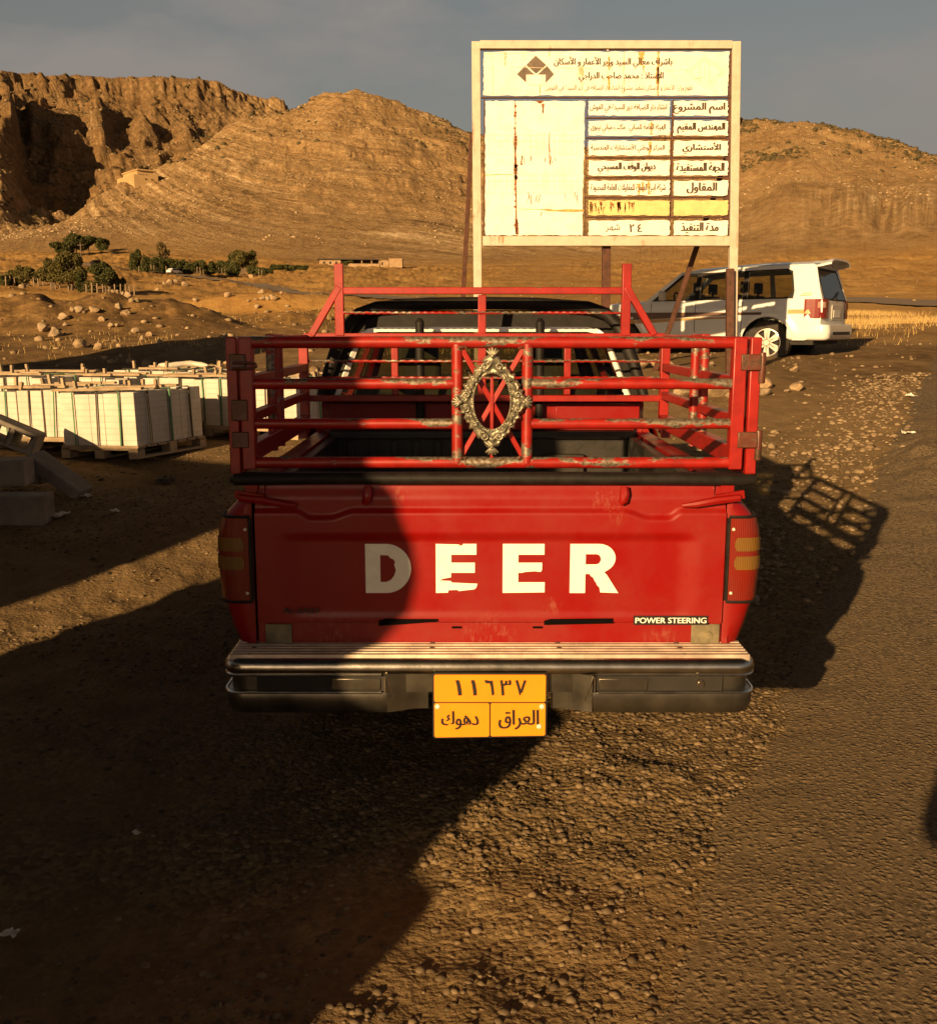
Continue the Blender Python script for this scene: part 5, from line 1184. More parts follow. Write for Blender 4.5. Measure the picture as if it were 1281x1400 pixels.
# ------------------------------------------------------------------ rocks
M['stone'] = simple('tan_boulder', (0.30, 0.205, 0.115), .92, .3, 5, bump=.6, bscale=14)
M['palestone'] = simple('pale_boulder', (0.31, 0.225, 0.14), .92, .25, 5, bump=.6, bscale=14)
ROCK = []
for k in range(7):
    bm = bmesh.new(); bmesh.ops.create_icosphere(bm, subdivisions=3, radius=.5); rr = random.Random(k)
    pl_ = [(Vector((rr.gauss(0, 1), rr.gauss(0, 1), rr.gauss(0, 1))).normalized(), rr.uniform(.26, .42)) for _ in range(13)]
    for v in bm.verts:
        n = v.co.normalized(); r_ = .5
        for pn, pd in pl_:
            d = n.dot(pn)
            if d > 1e-3: r_ = min(r_, pd / d)
        v.co = n * (r_ + .012 * math.sin(n.x * 19 + k) * math.sin(n.y * 17) + .01 * math.sin(n.z * 31 + n.x * 23)); v.co.z *= .8
    me = bpy.data.meshes.new('rock'); bm.to_mesh(me); bm.free(); me.shade_smooth(); me.set_sharp_from_angle(angle=R(32)); me.materials.append(M['stone' if k % 2 else 'palestone']); ROCK.append(me)
rk_i = [0]
def rock(px, py, wpx, label, grp, squash=1.0):
    p = hit(px, py, 6); k = rk_i[0] % 7; rk_i[0] += 1; s = wpx * math.hypot(p.x, p.y) / 1400 * 1.15
    o = bpy.data.objects.new('boulder' if s > .45 else 'rock', ROCK[k]); col.objects.link(o); o.location = (p.x, p.y, p.z + s * .17); o.scale = (s, s * random.uniform(.8, 1.1), s * random.uniform(.75, 1.05) * squash); o.rotation_euler = (random.uniform(-.3, .3), random.uniform(-.3, .3), random.uniform(0, 6.3))
    return tag(o, label, 'rock', grp)
for a in [(87, 437, 15), (100, 432, 10), (108, 431, 12), (113, 433, 9), (118, 434, 8), (130, 431, 15), (162, 425, 13), (76, 461, 19), (74, 454, 10), (60, 454, 15), (110, 476, 19), (185, 456, 14), (172, 431, 14), (195, 464, 9), (152, 449, 11), (140, 441, 9), (56, 446, 9), (134, 479, 14), (143, 493, 10), (182, 500, 8), (166, 492, 7), (90, 447, 8), (205, 461, 9), (160, 451, 8), (176, 436, 7)]: rock(*a, 'rough tan rock among the rubble on the bank behind the block pallets', 'rocks of the rubble bank')
for a in [(6, 516, 13), (20, 521, 24)]: rock(*a, ('small tan rock' if a[2] < 20 else 'large flat tan rock') + ' in the shade just behind the shaded block pallet', 'rocks above the rear pallets')
for a in [(30, 394, 11), (175, 408, 12), (161, 406, 8), (168, 404, 7), (155, 404, 6)]: rock(*a, 'pale rock in front of the fence below the olive trees', 'pale rocks by the fenced trees')
for a in [(254, 391, 11), (232, 390, 12), (225, 392, 7), (240, 386, 7), (312, 407, 10), (268, 414, 9), (344, 382, 8), (357, 403, 10), (374, 411, 12), (367, 416, 9), (360, 420, 10), (378, 418, 7), (352, 425, 8), (385, 405, 6), (340, 412, 6), (365, 428, 9), (393, 422, 7), (350, 415, 6), (215, 397, 6)]: rock(*a, 'sunlit tan boulder scattered on the plain beyond the cage headboard', 'boulders on the plain')
for a, lb in (((874, 505, 26), 'pale boulder at the foot of the sign brace, seen left of the cage post'), ((904, 506, 30), 'large pale boulder by the sign brace, seen between the cage uprights'), ((969, 501, 14), 'small pale stone behind the cage, under the tail of the white car'),
              ((980, 543, 40), 'wide flat pale rock seen through the right side bars of the cage'), ((1000, 546, 24), 'pale rock just left of the right cage post, beside the wide flat one'), ((930, 545, 26), 'low pale rock seen through the cage between its two uprights'),
              ((1041, 530, 26), 'pale boulder directly right of the cage post, near the white car wheel'), ((1046, 541, 20), 'lower pale stone right of the cage post, in front of a bigger boulder'), ((1088, 535, 24), 'round tan rock standing alone right of the cage on the dirt'), ((1076, 538, 10), 'small stone touching the left side of the round tan rock'), ((1085, 509, 14), 'small flat stone behind the round tan rock, in dark mud')):
    rock(*a, lb, 'rocks at the foot of the sign', .8)

# ------------------------------------------------------------------ trees, scrub, grass
M['leafdark'] = leaf_mat('dark_green_leaf', (0.030, 0.034, 0.010), (0.075, 0.075, 0.022)); M['leafolive'] = leaf_mat('olive_leaf', (0.055, 0.050, 0.014), (0.13, 0.11, 0.035)); M['leafdry'] = leaf_mat('dry_brown_leaf', (0.11, 0.075, 0.030), (0.20, 0.14, 0.06))
M['bark'] = simple('grey_bark', (0.13, 0.095, 0.065), .9, .3, 6, bump=.4)
def leaves(name, blobs, n, size, mat, seed, parent=None):
    """leaf-sized faces spread through the volume of several uneven clumps"""
    r_ = np.random.default_rng(seed); B = np.array(blobs); vol = B[:, 3] * B[:, 4] * B[:, 5]; pick = r_.choice(len(B), n, p=vol / vol.sum())
    d = r_.normal(size=(n, 3)); d /= np.linalg.norm(d, axis=1)[:, None]; rr = r_.random(n)**.42
    c = B[pick, :3] + d * rr[:, None] * B[pick, 3:6]; c += r_.normal(size=(n, 3)) * size * .6
    a = r_.normal(size=(n, 3)); a /= np.linalg.norm(a, axis=1)[:, None]; b = np.cross(a, r_.normal(size=(n, 3))); b /= np.linalg.norm(b, axis=1)[:, None]
    s = size * (.5 + r_.random(n))[:, None]
    Vv = np.stack([c - a * s, c + b * s * .55, c + a * s, c - b * s * .55], 1).reshape(-1, 3); Ff = np.arange(4 * n).reshape(-1, 4)
    return np_mesh(name, Vv, Ff, mat, smooth=False, parent=parent)
def tree(name, px, py, hpx, wpx, mat, label, grp, seed, trunks=1, shape='round', dens=1.0):
    p = hit(px, py, 60); d = math.hypot(p.x, p.y); H = hpx * d / 1400; W = wpx * d / 1400; rr = random.Random(seed)
    e = empty(name, (p.x, p.y, p.z - .1), 0, label, 'bush' if 'bush' in name or 'hedge' in name else 'tree', grp)
    tb = MB()
    low = .12 if shape in ('bush', 'cone') else .34
    for k in range(trunks):
        ox = (k - (trunks - 1) / 2) * W * .16
        top = H * (.9 if shape == 'cone' else .66); b = (ox * 1.6, 0, top)
        tb.tube([(ox * .5, 0, -.2), (ox * .8 + rr.uniform(-.04, .04) * H, rr.uniform(-.03, .03) * H, top * .5), b], [H * .030, H * .022, H * .008], 7)
        if shape != 'cone':
            for q in range(4):
                a = rr.uniform(0, 6.28); z0_ = top * rr.uniform(.35, .75); f_ = z0_ / top
                tb.tube([(ox * (.5 + 1.1 * f_), 0, z0_), (ox + W * .18 * math.cos(a), W * .18 * math.sin(a), z0_ + H * .14), (ox + W * .30 * math.cos(a), W * .30 * math.sin(a), z0_ + H * .24)], [H * .014, H * .009, H * .004], 5)
    tb.build('trunk', M['bark'], e)
    bl = []
    if shape == 'cone':
        for k in range(9): z = H * (.1 + .85 * k / 8); r_ = W * .5 * (1 - k / 8.6); bl.append((rr.uniform(-.1, .1) * r_, rr.uniform(-.1, .1) * r_, z, r_, r_, H * .09))
    elif shape == 'bush':
        for k in range(9): bl.append((rr.uniform(-.38, .38) * W, rr.uniform(-.3, .3) * W, H * rr.uniform(.22, .70), W * rr.uniform(.16, .30), W * rr.uniform(.16, .3), H * rr.uniform(.18, .30)))
    else:
        for k in range(20):
            a = rr.uniform(0, 6.28); q = math.sqrt(rr.random()) * .40 * W; z = H * rr.uniform(low, .86); q *= math.sqrt(max(.1, 1 - ((z / H - .55) / .5)**2))
            bl.append((q * math.cos(a), q * math.sin(a), z, W * rr.uniform(.13, .25), W * rr.uniform(.13, .25), H * rr.uniform(.09, .18)))
    leaves('crown', bl, int((900 + 34 * hpx * wpx * .5) * dens), max(.16, d / 1400 * 1.15), M[mat], seed, e)
    return e
G1 = 'trees of the upper grove'
tree('grove_tree', 83, 348, 17, 25, 'leafdark', 'leftmost low dark tree of the small grove at the foot of the cliffs', G1, 1, 1, 'bush'); tree('grove_tree', 104, 349, 27, 24, 'leafdark', 'tallest dark tree of the small grove at the foot of the cliffs', G1, 2)
tree('grove_tree', 122, 346, 22, 22, 'leafdark', 'third tree of the foothill grove, right of its tallest tree', G1, 3); tree('grove_tree', 138, 342, 16, 22, 'leafdark', 'rightmost tree of the small grove at the foot of the cliffs', G1, 4, 1, 'bush')
G2 = 'trees behind the wire fence'
tree('olive_tree', 96, 397, 47, 40, 'leafolive', 'tall loose olive green tree behind the wire fence, tallest there', G2, 5, 2, 'round', 1.2); tree('olive_tree', 72, 396, 37, 32, 'leafolive', 'brownish olive tree beside the tallest tree behind the wire fence', G2, 6, 2)
tree('dense_tree', 146, 401, 38, 36, 'leafdark', 'dense dark round tree with several trunks behind the wire fence', G2, 7, 3, 'round', 1.3)
tree('small_bush', 114, 399, 26, 13, 'leafdark', 'narrow dark bush between the tallest olive tree and the dense round tree', G2, 8, 1, 'bush'); tree('small_bush', 126, 399, 16, 16, 'leafolive', 'low olive bush touching the dense dark round tree', G2, 9, 1, 'bush')
tree('small_bush', 40, 391, 26, 24, 'leafolive', 'olive bush behind the wire fence, next to the brownish tree', G2, 10, 1, 'bush'); tree('small_bush', 22, 390, 19, 26, 'leafolive', 'low wide olive bush behind the far end of the wire fence', G2, 11, 1, 'bush'); tree('small_bush', 3, 390, 14, 18, 'leafdark', 'dark low bush farthest left behind the wire fence', G2, 12, 1, 'bush'); tree('small_bush', 165, 400, 20, 12, 'leafolive', 'small bush at the foot of the dense dark round tree, by the last posts', G2, 13, 1, 'bush')
G3 = 'trees of the fenced orchard'
tree('cypress_tree', 184, 370, 27, 15, 'leafdark', 'tall rounded dark conifer at the left end of the orchard row', G3, 14, 1, 'bush', 1.4); tree('cypress_tree', 198, 371, 22, 10, 'leafdark', 'small pointed dark conifer, second in the orchard row', G3, 15, 1, 'cone')
tree('bare_tree', 222, 372, 38, 24, 'leafdry', 'thin brown half bare tree rising above the orchard row', G3, 16, 2, 'round', .55); tree('broad_tree', 333, 374, 31, 36, 'leafolive', 'broad olive tree at the right end of the orchard row', G3, 17, 2, 'round', 1.3)
for k in range(11): tree('orchard_bush', 207 + k * 11, 371.5 + k * .45, 19 - k * .25, 17, 'leafdark', 'dark green bush in the dense orchard row behind thin fence posts', G3, 20 + k, 1, 'bush', 1.2)
for k, x in enumerate((318, 348, 358, 366)): tree('orchard_bush', x, 376, 14 - k * 2, 14, 'leafdark', 'low dark bush around the broad olive tree of the orchard', G3, 40 + k, 1, 'bush')
for k in range(7): tree('hedge_plant', 374 + k * 7, 370, 6.5, 9, 'leafdark', 'tiny hedge plant in the low far row right of the orchard', 'plants of the low far hedge', 50 + k, 1, 'bush')
tree('shed_bush', 472, 363, 8, 22, 'leafdark', 'low dark bush in front of the far farm building', None, 60, 1, 'bush'); tree('shed_bush', 460, 362, 6, 10, 'leafdark', 'smallest dark bush at the left corner of the far farm building', None, 61, 1, 'bush')

M['post'] = simple('pale_fence_post', (0.19, 0.135, 0.08), .85, .3, 4); M['wire'] = simple('dark_fence_wire', (0.08, 0.055, 0.035), .8, .3, 4)
def fence(pix, hpx, label, wd):
    pts = [hit(x, y, 40) for x, y in pix]; e = empty('wire_fence', pts[0], 0, label, 'fence'); tops = []
    for p in pts:
        d = math.hypot(p.x, p.y); h = hpx * d / 1400 * random.uniform(.85, 1.1); q = p - pts[0]; mb = MB(); mb.bar((q.x, q.y, q.z - .2), (q.x + random.uniform(-.08, .08), q.y, q.z + h), wd, wd); mb.build('fence_post', M['post'], e); tops.append((q, h))
    for f_ in (.35, .8):
        mb = MB(); mb.tube([(q.x, q.y, q.z + h * f_) for q, h in tops], .022, 4, False); mb.build('fence_wire', M['wire'], e)
fence([(8, 390.5), (14.5, 390.5), (20.5, 391), (25.5, 391), (31, 391.5), (37.5, 391.5), (46.5, 392), (53, 392.5), (59.5, 393), (70, 395), (76, 396), (82, 397), (94, 398), (101, 398.5), (109, 399), (118, 400), (126, 400.5), (133, 401), (141, 401.5), (149, 402), (157, 402.5), (165, 403), (172, 403.5), (178, 404), (184, 404.5)], 12, 'long wire fence on thin pale posts in front of the olive trees', .16)
fence([(190 + k * 4.2, 372.5 + k * .12) for k in range(42)], 9, 'thin post and wire fence along the front of the orchard row', .16)
p = hit(112.5, 374, 100); d = math.hypot(p.x, p.y); pole = empty('utility_pole', p, 0, 'thin wooden utility pole standing right of the tall olive tree', 'utility pole')
mb = MB(); mb.tube([(0, 0, -.3), (0, 0, 36 * d / 1400)], [.19, .13], 8); mb.build('pole', M['bark'], pole); mb = MB(); mb.bar((-.9, 0, 33 * d / 1400), (.9, 0, 33 * d / 1400), .14, .14); mb.build('crossarm', M['bark'], pole)
def far_car(px, py, mat, label, rz):
    p = hit(px, py, 100); e = empty('distant_car', (p.x, p.y, p.z + .27), rz, label, 'car')
    mb = MB(); mb.plate([(-2.1, .3), (2.1, .3), (2.15, .75), (1.2, .9), (.6, 1.4), (-1.2, 1.4), (-1.8, .92), (-2.15, .85)], [], lambda a, b, dd: (a, -.8 + dd, b), 1.6); mb.build('body', M[mat], e, bevel=.08)
    mb = MB(); mb.plate([(-1.65, .93), (1.1, .93), (.58, 1.33), (-1.15, 1.33)], [], lambda a, b, dd: (a, -.83 + dd, b), 1.66); mb.build('windows', M['black'], e)
    for x in (-1.3, 1.3):
        for y in (-.75, .75): wh = MB(); wh.tube([(x, y - .1, .3), (x, y + .1, .3)], .31, 14); wh.build('wheel', M['tyre'], e)
far_car(238, 377.5, 'white', 'small white car driving on the far road below the orchard', R(62)); far_car(133, 365.0, 'black', 'small dark car at the far left bend of the far road', R(60))

# far farm building
M['plaster'] = simple('earthen_plaster', (0.30, 0.20, 0.11), .9, .2, .6); M['roofdark'] = simple('dark_flat_roof', (0.06, 0.042, 0.03), .9, .3, .5)
p = hit(495, 364, 200); d = math.hypot(p.x, p.y); k_ = d / 1400
fb = empty('farm_building', (p.x, p.y, p.z - .3), -math.atan2(p.x, p.y), 'long low earth coloured farm building with a dark open front, far behind the cage', 'farm building')
X_ = lambda px: (px - 495) * k_
def bx(name, px0, px1, y0, y1, z0, z1, mat):
    mb = MB(); mb.box(X_(px0), X_(px1), y0, y1, z0 * k_, z1 * k_); return mb.build(name, M[mat], fb)
wl_ = bx('left_room', 439, 467, 0, 12, 0, 9.5, 'plaster')
for a in (444, 452, 460): mb = MB(); mb.box(X_(a), X_(a + 2.6), -.06, .02, 4 * k_, 7 * k_); mb.build('window', M['dark'], wl_)
bx('back_wall', 467, 518, 9, 12, 0, 9, 'plaster'); bx('low_front_wall', 467, 518, 0, .6, 0, 4.6, 'plaster'); bx('roof', 437, 518, -1.0, 12.4, 9.6, 11.2, 'roofdark')
for a in (480, 494, 507, 517): bx('column', a, a + 1.4, .1, .7, 4.6, 9.6, 'plaster')
bx('right_room', 519, 530, 0, 8, 0, 9, 'plaster'); mb = MB(); mb.box(X_(520.5), X_(522.5), -.06, .02, 1, 6.5 * k_); mb.build('doorway', M['dark'], fb)
p = hit(541, 366, 200); mb = MB(); mb.box(-8.5 * k_, 8.5 * k_, 0, 7, 0, 11 * k_); mb.box(-8.8 * k_, 8.8 * k_, -.3, 7.3, 11 * k_, 11.6 * k_); o = mb.build('block_hut', M['plaster']); o.location = (p.x, p.y, p.z - .3); tag(o, 'plain square earthen hut right of the far farm building', 'hut')
# cliff monastery
M['ochre'] = simple('ochre_stone_wall', (0.38, 0.25, 0.115), .9, .15, .08)
p = hit(204, 251, 700); d = math.hypot(p.x, p.y); k_ = d / 1400
mo = empty('cliff_monastery', (p.x, p.y, p.z - 3), -math.atan2(p.x, p.y) + R(22), 'small ochre stone monastery tucked against the dark cliff gorge', 'monastery')
X_ = lambda px: (px - 195) * k_
def mbx(name, px0, px1, y0, y1, z0, z1, mat='ochre'):
    mb = MB(); mb.box(X_(px0), X_(px1), y0, y1, z0 * k_, z1 * k_); return mb.build(name, M[mat], mo)
w1 = mbx('lower_wall', 176, 207, 0, 30, -6, 14.5); w2 = mbx('upper_storey', 184, 205, 5, 30, 14.5, 21); mbx('roof', 183, 208, 3.5, 31, 21, 22.6)
for a in (187, 191, 195): mb = MB(); mb.box(X_(a), X_(a + 2), 4.5, 5.2, 15 * k_, 16.6 * k_); mb.build('window', M['dark'], w2)
for a in (190, 198): mb = MB(); mb.box(X_(a), X_(a + 1), -.5, .3, 9 * k_, 10.6 * k_); mb.build('window', M['dark'], w1)

# scrub on the hills and scree: too many to count
def lumps(n, pick, smin, smax, mat, name, seed, sub=1, flat=.7, sink=.12, smooth=False):
    r_ = np.random.default_rng(seed); bm = bmesh.new(); bmesh.ops.create_icosphere(bm, subdivisions=sub, radius=.5); v0 = np.array([v.co[:] for v in bm.verts]); f0 = np.array([[v.index for v in f.verts] for f in bm.faces]); bm.free()
    x, y = pick(r_, n); n = len(x); z = h_arr(x, y); s = (smin + (smax - smin) * r_.random(n)**2.6)
    a = r_.random(n) * 6.28; ca, sa = np.cos(a), np.sin(a); kx, kz = .7 + .6 * r_.random(n), flat * (.6 + .7 * r_.random(n))
    jit = 1 + .45 * (r_.random((n, len(v0))) - .5); L = v0[None] * jit[..., None] * s[:, None, None]; L[..., 0] *= kx[:, None]; L[..., 2] *= kz[:, None]
    Xr = L[..., 0] * ca[:, None] - L[..., 1] * sa[:, None]; Yr = L[..., 0] * sa[:, None] + L[..., 1] * ca[:, None]
    Vv = np.stack([Xr + x[:, None], Yr + y[:, None], L[..., 2] + (z + s * kz * sink)[:, None]], -1).reshape(-1, 3); Ff = (f0[None] + (np.arange(n) * len(v0))[:, None, None]).reshape(-1, 3)
    return tag(np_mesh(name, Vv, Ff, mat, smooth=smooth), kind='stuff')
def wedge(a0, a1, r0, r1, mask=None):
    def f(r_, n):
        a = R(a0) + (R(a1) - R(a0)) * r_.random(n * 3); q = np.sqrt(r0**2 + (r1**2 - r0**2) * r_.random(n * 3)); x, y = q * np.sin(a), q * np.cos(a)
        if mask is not None: k = r_.random(n * 3) < mask(x, y); x, y = x[k], y[k]
        return x[:n], y[:n]
    return f
M['scrub'] = leaf_mat('hill_scrub_leaf', (0.045, 0.036, 0.016), (0.10, 0.075, 0.035)); M['scree'] = leaf_mat('scree_rock', (0.15, 0.10, 0.055), (0.36, 0.26, 0.155))
M['verge'] = leaf_mat('verge_stone', (0.11, 0.076, 0.042), (0.27, 0.195, 0.12))
cl = lambda sc_: (lambda x, y: np.clip(.5 + 1.6 * fbm(x / sc_, y / sc_, 3), 0.03, 1))
lumps(3800, wedge(14, 36, 690, 960, cl(60)), 1.1, 4.6, M['scrub'], 'dry_scrub', 3)
lumps(1500, wedge(-4, 16, 820, 1040, cl(60)), .9, 3.6, M['scrub'], 'low_scrub', 4)
lumps(4200, wedge(-34, -8, 760, 1420, cl(50)), 1.0, 5.5, M['scrub'], 'dark_scrub', 5)
lumps(11000, wedge(-34, 36, 540, 1020, cl(45)), .5, 2.3, M['scree'], 'scree', 6)
lumps(3500, wedge(-34, -8, 900, 1300, cl(45)), .8, 4.0, M['scree'], 'scree', 16)
lumps(1900, wedge(-34, 34, 60, 420, cl(18)), .08, .6, M['scree'], 'rubble', 7, flat=.6)
lumps(550, wedge(-34, -4, 14, 48, lambda x, y: np.clip(1.2 * np.exp(-((np.hypot(x + 9, y - 26)) / 11)**2), 0, 1)), .03, .26, M['scree'], 'rubble', 8)
lumps(1500, wedge(-4, 34, 9, 34, lambda x, y: np.clip(.25 + fbm(x, y, 3), 0.02, 1) * (road_d(x, y) < -.2)), .02, .11, M['verge'], 'roadside_gravel', 9)
lumps(2200, lambda r_, n: ((lambda yy, q: (np.interp(yy, EDGE[:, 1], EDGE[:, 0]) - .25 + q, yy))(5.5 + 10 * r_.random(n), r_.normal(size=n) * .38 - .25)), .015, .085, M['verge'], 'verge_gravel', 10, sink=0)
# gravel around the pickup
M['gravel'] = leaf_mat('gravel_stone', (0.055, 0.038, 0.023), (0.19, 0.135, 0.08))
def gmask(x, y): return np.clip(.10 + 1.25 * sstep(-.45, .5, fbm(x * .8, y * .8, 3) + .25), 0, 1) * (1 - sstep(-.75, .95, road_d(x, y) + .35 * vnoise(x * 1.6, y * 1.6))) * np.clip(1.25 - np.hypot(x, y) / 11, .05, 1)
lumps(46000, wedge(-34, 30, 1.5, 10.5, gmask), .006, .034, M['gravel'], 'gravel', 12, flat=.6, sink=-.06)
lumps(420, wedge(-34, 20, 5.0, 11, lambda x, y: (road_d(x, y) < -.1) * 1.0), .025, .06, M['gravel'], 'gravel', 15, sub=2, flat=.6, sink=0, smooth=True)
lumps(26000, wedge(-32, 32, 1.5, 7.5, lambda x, y: (road_d(x, y) > -.1) * (.05 + np.exp(-np.clip(road_d(x, y), 0, 9) / .7)) * np.clip(.3 + 1.2 * vnoise(x * 2, y * 2), .05, 1)), .004, .022, M['gravel'], 'road_grit', 13, flat=.6, sink=.1, smooth=True)
# dry grass behind the white car and tufts on the plain
M['drygrass'] = leaf_mat('dry_grass_blade', (0.34, 0.22, 0.075), (0.56, 0.40, 0.17))
def grass(n, pick, h0, h1, wd, name, seed):
    r_ = np.random.default_rng(seed); x, y = pick(r_, n); n = len(x); z = h_arr(x, y); h = h0 + (h1 - h0) * r_.random(n); a = r_.random(n) * 6.28; l1 = r_.normal(size=n) * .3 * h; l2 = r_.normal(size=n) * .3 * h
    dx, dy = np.cos(a) * wd, np.sin(a) * wd
    Vv = np.stack([np.stack([x - dx, y - dy, z - .02], -1), np.stack([x + dx, y + dy, z - .02], -1), np.stack([x + l1, y + l2, z + h], -1)], 1).reshape(-1, 3)
    return tag(np_mesh(name, Vv, np.arange(3 * n).reshape(-1, 3), M['drygrass'], smooth=False), kind='stuff')
grass(60000, wedge(14, 34, 23, 62, lambda x, y: np.clip(.35 + 1.3 * fbm(x * .3, y * .3, 3), .05, 1) * (road_d(x, y) < -.8)), .05, .22, .007, 'dry_grass', 21)
grass(16000, wedge(-8, 16, 20, 70, lambda x, y: np.clip(.1 + 1.3 * fbm(x * .25, y * .25, 3), .02, 1)), .04, .16, .008, 'dry_grass', 22)
grass(5000, wedge(-30, -6, 18, 60, lambda x, y: np.clip(.05 + 1.3 * fbm(x * .25, y * .25, 3), .02, 1)), .04, .14, .008, 'dry_grass', 23)
# litter
M['litter'] = simple('pale_litter', (.62, .58, .5), .6, .1, 20); M['darklitter'] = simple('dark_litter', (.03, .025, .02), .8, .3, 20)
for px, py, w_, mt, lb in ((118, 683, .09, 'litter', 'small pale scrap of litter on the shaded dirt below the nearest pallet'), (82, 708, .14, 'litter', 'folded cardboard scrap on the dirt right of the grey block pile'), (158, 706, .08, 'litter', 'bent paper scrap on the dirt between the pickup and the grey block pile'), (228, 663, .20, 'darklitter', 'dark crumpled rag on the ground left of the pickup lamp'), (1160, 606, .0, '', ''), (1241, 597, .13, 'litter', 'white scrap of paper on the gravel verge at the road edge'), (1246, 544, .14, 'litter', 'pale crumpled packet on the far verge near the green weeds'), (14, 1290, .05, 'litter', 'torn pale paper lying in the deepest shade of the gravel'), (188, 1150, .03, 'litter', 'tiny pale chip of paper alone on the shaded gravel')):
    if not w_: continue
    p = hit(px, py, 1.2); mb = MB(); rr = random.Random(px); n = 6
    mb.grid(lambda u, v: ((u + rr.uniform(-.1, .1)) * w_, (v * .6 + rr.uniform(-.1, .1)) * w_, .012 + abs(rr.gauss(0, .13)) * w_), np.linspace(-.5, .5, n), np.linspace(-.5, .5, n)); o = mb.build('litter_scrap', M[mt], smooth=False); o.location = p; o.rotation_euler = (0, 0, rr.uniform(0, 3)); tag(o, lb, 'litter')

# ------------------------------------------------------------------ shadow casters added unseen behind the viewer, for the shadows across the scene
sd = Vector((math.sin(SUN_AZ), math.cos(SUN_AZ), 0)); sn = Vector((sd.y, -sd.x, 0))
def nt(n, t_, z): p = sn * n + sd * t_; return (p.x, p.y, z)
M['tarp'] = simple('grey_tarpaulin', (.10, .085, .06), .8, .3, 3, bump=.3, bscale=5)
lt = empty('lorry_shadow_caster', nt(-2.8, -2, 0), -SUN_AZ, 'unseen flatbed lorry shape added behind the viewer to cast a shadow', 'lorry')  # lorry added out of view to throw the shadow over the pickup
def prism(name, prof, t0, t1, mat):
    mb = MB(); mb.plate([(n + 2.8, z) for n, z in prof], [], lambda a, b, d: (a, t1 - d, b), t1 - t0); return mb.build(name, M[mat], lt, smooth=False, recalc=True)
prism('shadow_profile', [(-4.21, .5), (-1.294, .5), (-1.292, .9), (-1.30, 1.08), (-1.33, 1.155), (-1.45, 1.175), (-1.445, 1.35), (-1.455, 1.55), (-1.60, 1.60), (-1.72, 1.67), (-1.735, 1.77), (-1.71, 1.87), (-1.62, 2.0), (-1.60, 2.10), (-1.61, 2.18), (-1.66, 2.33), (-1.75, 2.41), (-1.77, 2.7), (-1.79, 2.86), (-2.0, 2.95), (-4.1, 2.95), (-4.21, 2.85)], -.16, 0, 'tarp')  # thin panel, its edge cut to the outline of the wanted shadow
prism('flatbed', [(-4.15, .55), (-1.85, .55), (-1.85, 1.2), (-4.15, 1.2)], -4.0, -.18, 'tarp')
prism('load', [(-4.15, 1.21), (-1.95, 1.21), (-1.95, 2.6), (-2.2, 2.8), (-4.1, 2.8)], -4.0, -.18, 'tarp')
for x in (-1.1, .68):
    for y in (-3.2, -.7): mb = MB(); mb.revolve([(.001, -.14), (.5, -.14), (.52, -.1), (.52, .1), (.5, .14), (.001, .14)], 24); mb.v = [(a + x, b + y, c + .52) for a, b, c in mb.v]; mb.build('wheel', M['tyre'], lt)
st_ = empty('hut_shadow_caster', nt(-7.2, -4, 0), -SUN_AZ, 'unseen flat roofed hut added behind the viewer to cast a shadow', 'hut')  # hut added out of view to shade the ground before the pallets
mb = MB(); mb.box(-2.35, 2.35, -2, 2, -.3, 2.70); mb.build('wall', M['concrete'], st_); mb = MB(); mb.box(-2.36, 2.36, -2.02, 2.02, 2.70, 2.85); mb.build('roof', M['roofdark'], st_); mb = MB(); mb.box(-.45, .45, 1.98, 2.03, 0, 2.0); mb.build('door', M['strut'], st_)

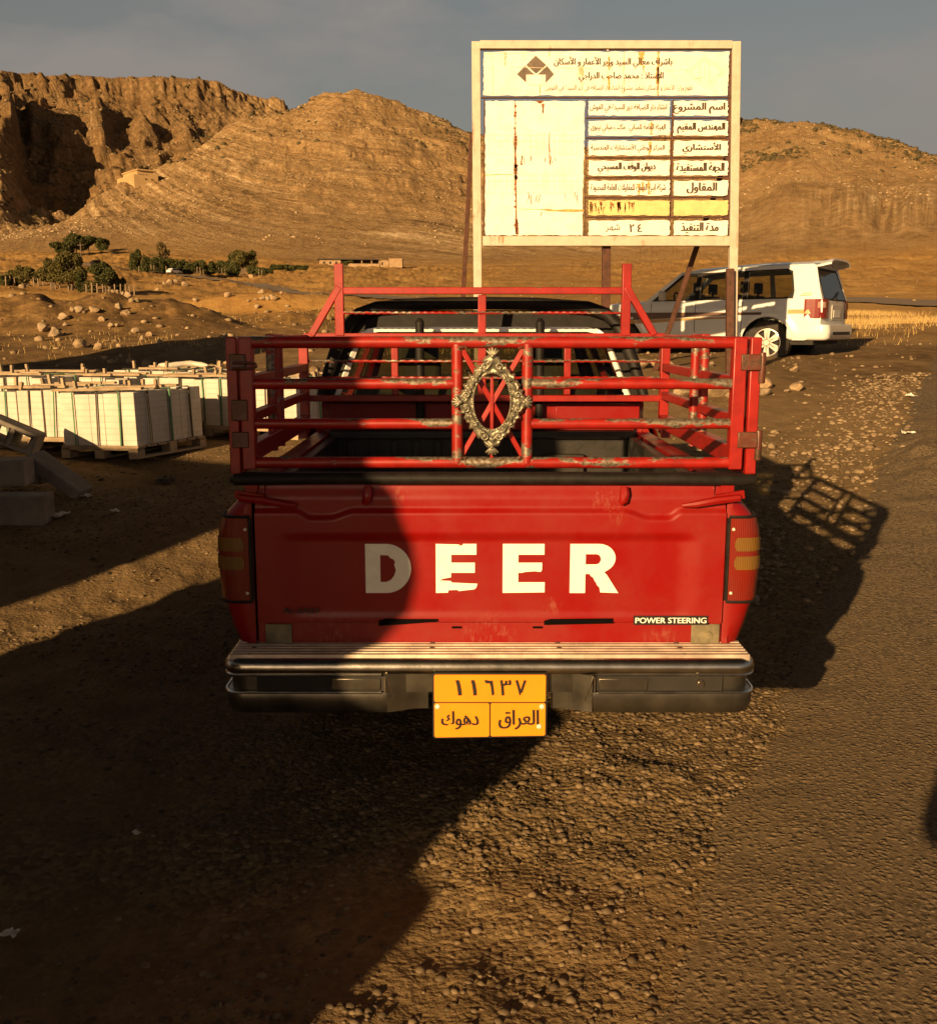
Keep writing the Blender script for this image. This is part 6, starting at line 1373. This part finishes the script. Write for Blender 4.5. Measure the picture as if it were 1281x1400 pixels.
# the person taking the picture: only the elbow's shadow reaches the frame
M['jacket'] = simple('dark_jacket', (.03, .03, .035), .9, .2, 12); M['skin'] = simple('skin', (.40, .24, .16), .6, .1, 10); M['hair'] = simple('dark_hair', (.02, .014, .01), .7, .2, 30)
pq = nt(.33, -.42, 0); pe = empty('person', (pq[0], pq[1], h_at(pq[0], pq[1])), -SUN_AZ, 'person in a dark jacket standing behind the viewer with bent raised arms', 'person')
J = dict(pel=((0, 0, .95), .15), sp=((0, 0, 1.12), .145), ch=((0, 0, 1.34), .16), nk=((0, .01, 1.50), .055), hd=((0, .03, 1.60), .085), ht=((0, .02, 1.70), .09),
  sl=((-.19, 0, 1.40), .068), el=((-.42, .05, 1.00), .052), wl=((-.36, .26, 1.24), .034), hl=((-.34, .30, 1.32), .036), sr=((.19, 0, 1.40), .068), er=((.34, .06, 1.08), .052), wr=((.14, .28, 1.28), .034), hr=((.10, .31, 1.36), .036),
  ll=((-.10, 0, .90), .095), kl=((-.11, .03, .50), .065), al=((-.11, 0, .09), .045), fl=((-.12, .16, .04), .04), lr=((.10, 0, .90), .095), kr=((.11, .03, .50), .065), ar=((.11, 0, .09), .045), fr=((.12, .16, .04), .04))
nm = list(J); ed = [('pel', 'sp'), ('sp', 'ch'), ('ch', 'nk'), ('nk', 'hd'), ('hd', 'ht'), ('ch', 'sl'), ('sl', 'el'), ('el', 'wl'), ('wl', 'hl'), ('ch', 'sr'), ('sr', 'er'), ('er', 'wr'), ('wr', 'hr'), ('pel', 'll'), ('ll', 'kl'), ('kl', 'al'), ('al', 'fl'), ('pel', 'lr'), ('lr', 'kr'), ('kr', 'ar'), ('ar', 'fr')]
me = bpy.data.meshes.new('body'); me.from_pydata([J[k][0] for k in nm], [(nm.index(p_), nm.index(q_)) for p_, q_ in ed], []); ob = bpy.data.objects.new('body', me); col.objects.link(ob); ob.parent = pe; me.materials.append(M['jacket'])
sk = ob.modifiers.new('skin', 'SKIN'); ob.modifiers.new('sub', 'SUBSURF').levels = 2
for i_, k in enumerate(nm): v_ = me.skin_vertices[0].data[i_]; v_.radius = (J[k][1], J[k][1] * (.7 if k in ('ch', 'sp', 'pel') else 1)); v_.use_root = (k == 'pel')
mb = MB(); mb.ball((0, .015, 1.655), .108, 3, (.86, 1.0, 1.1)); mb.build('hair', M['hair'], pe)
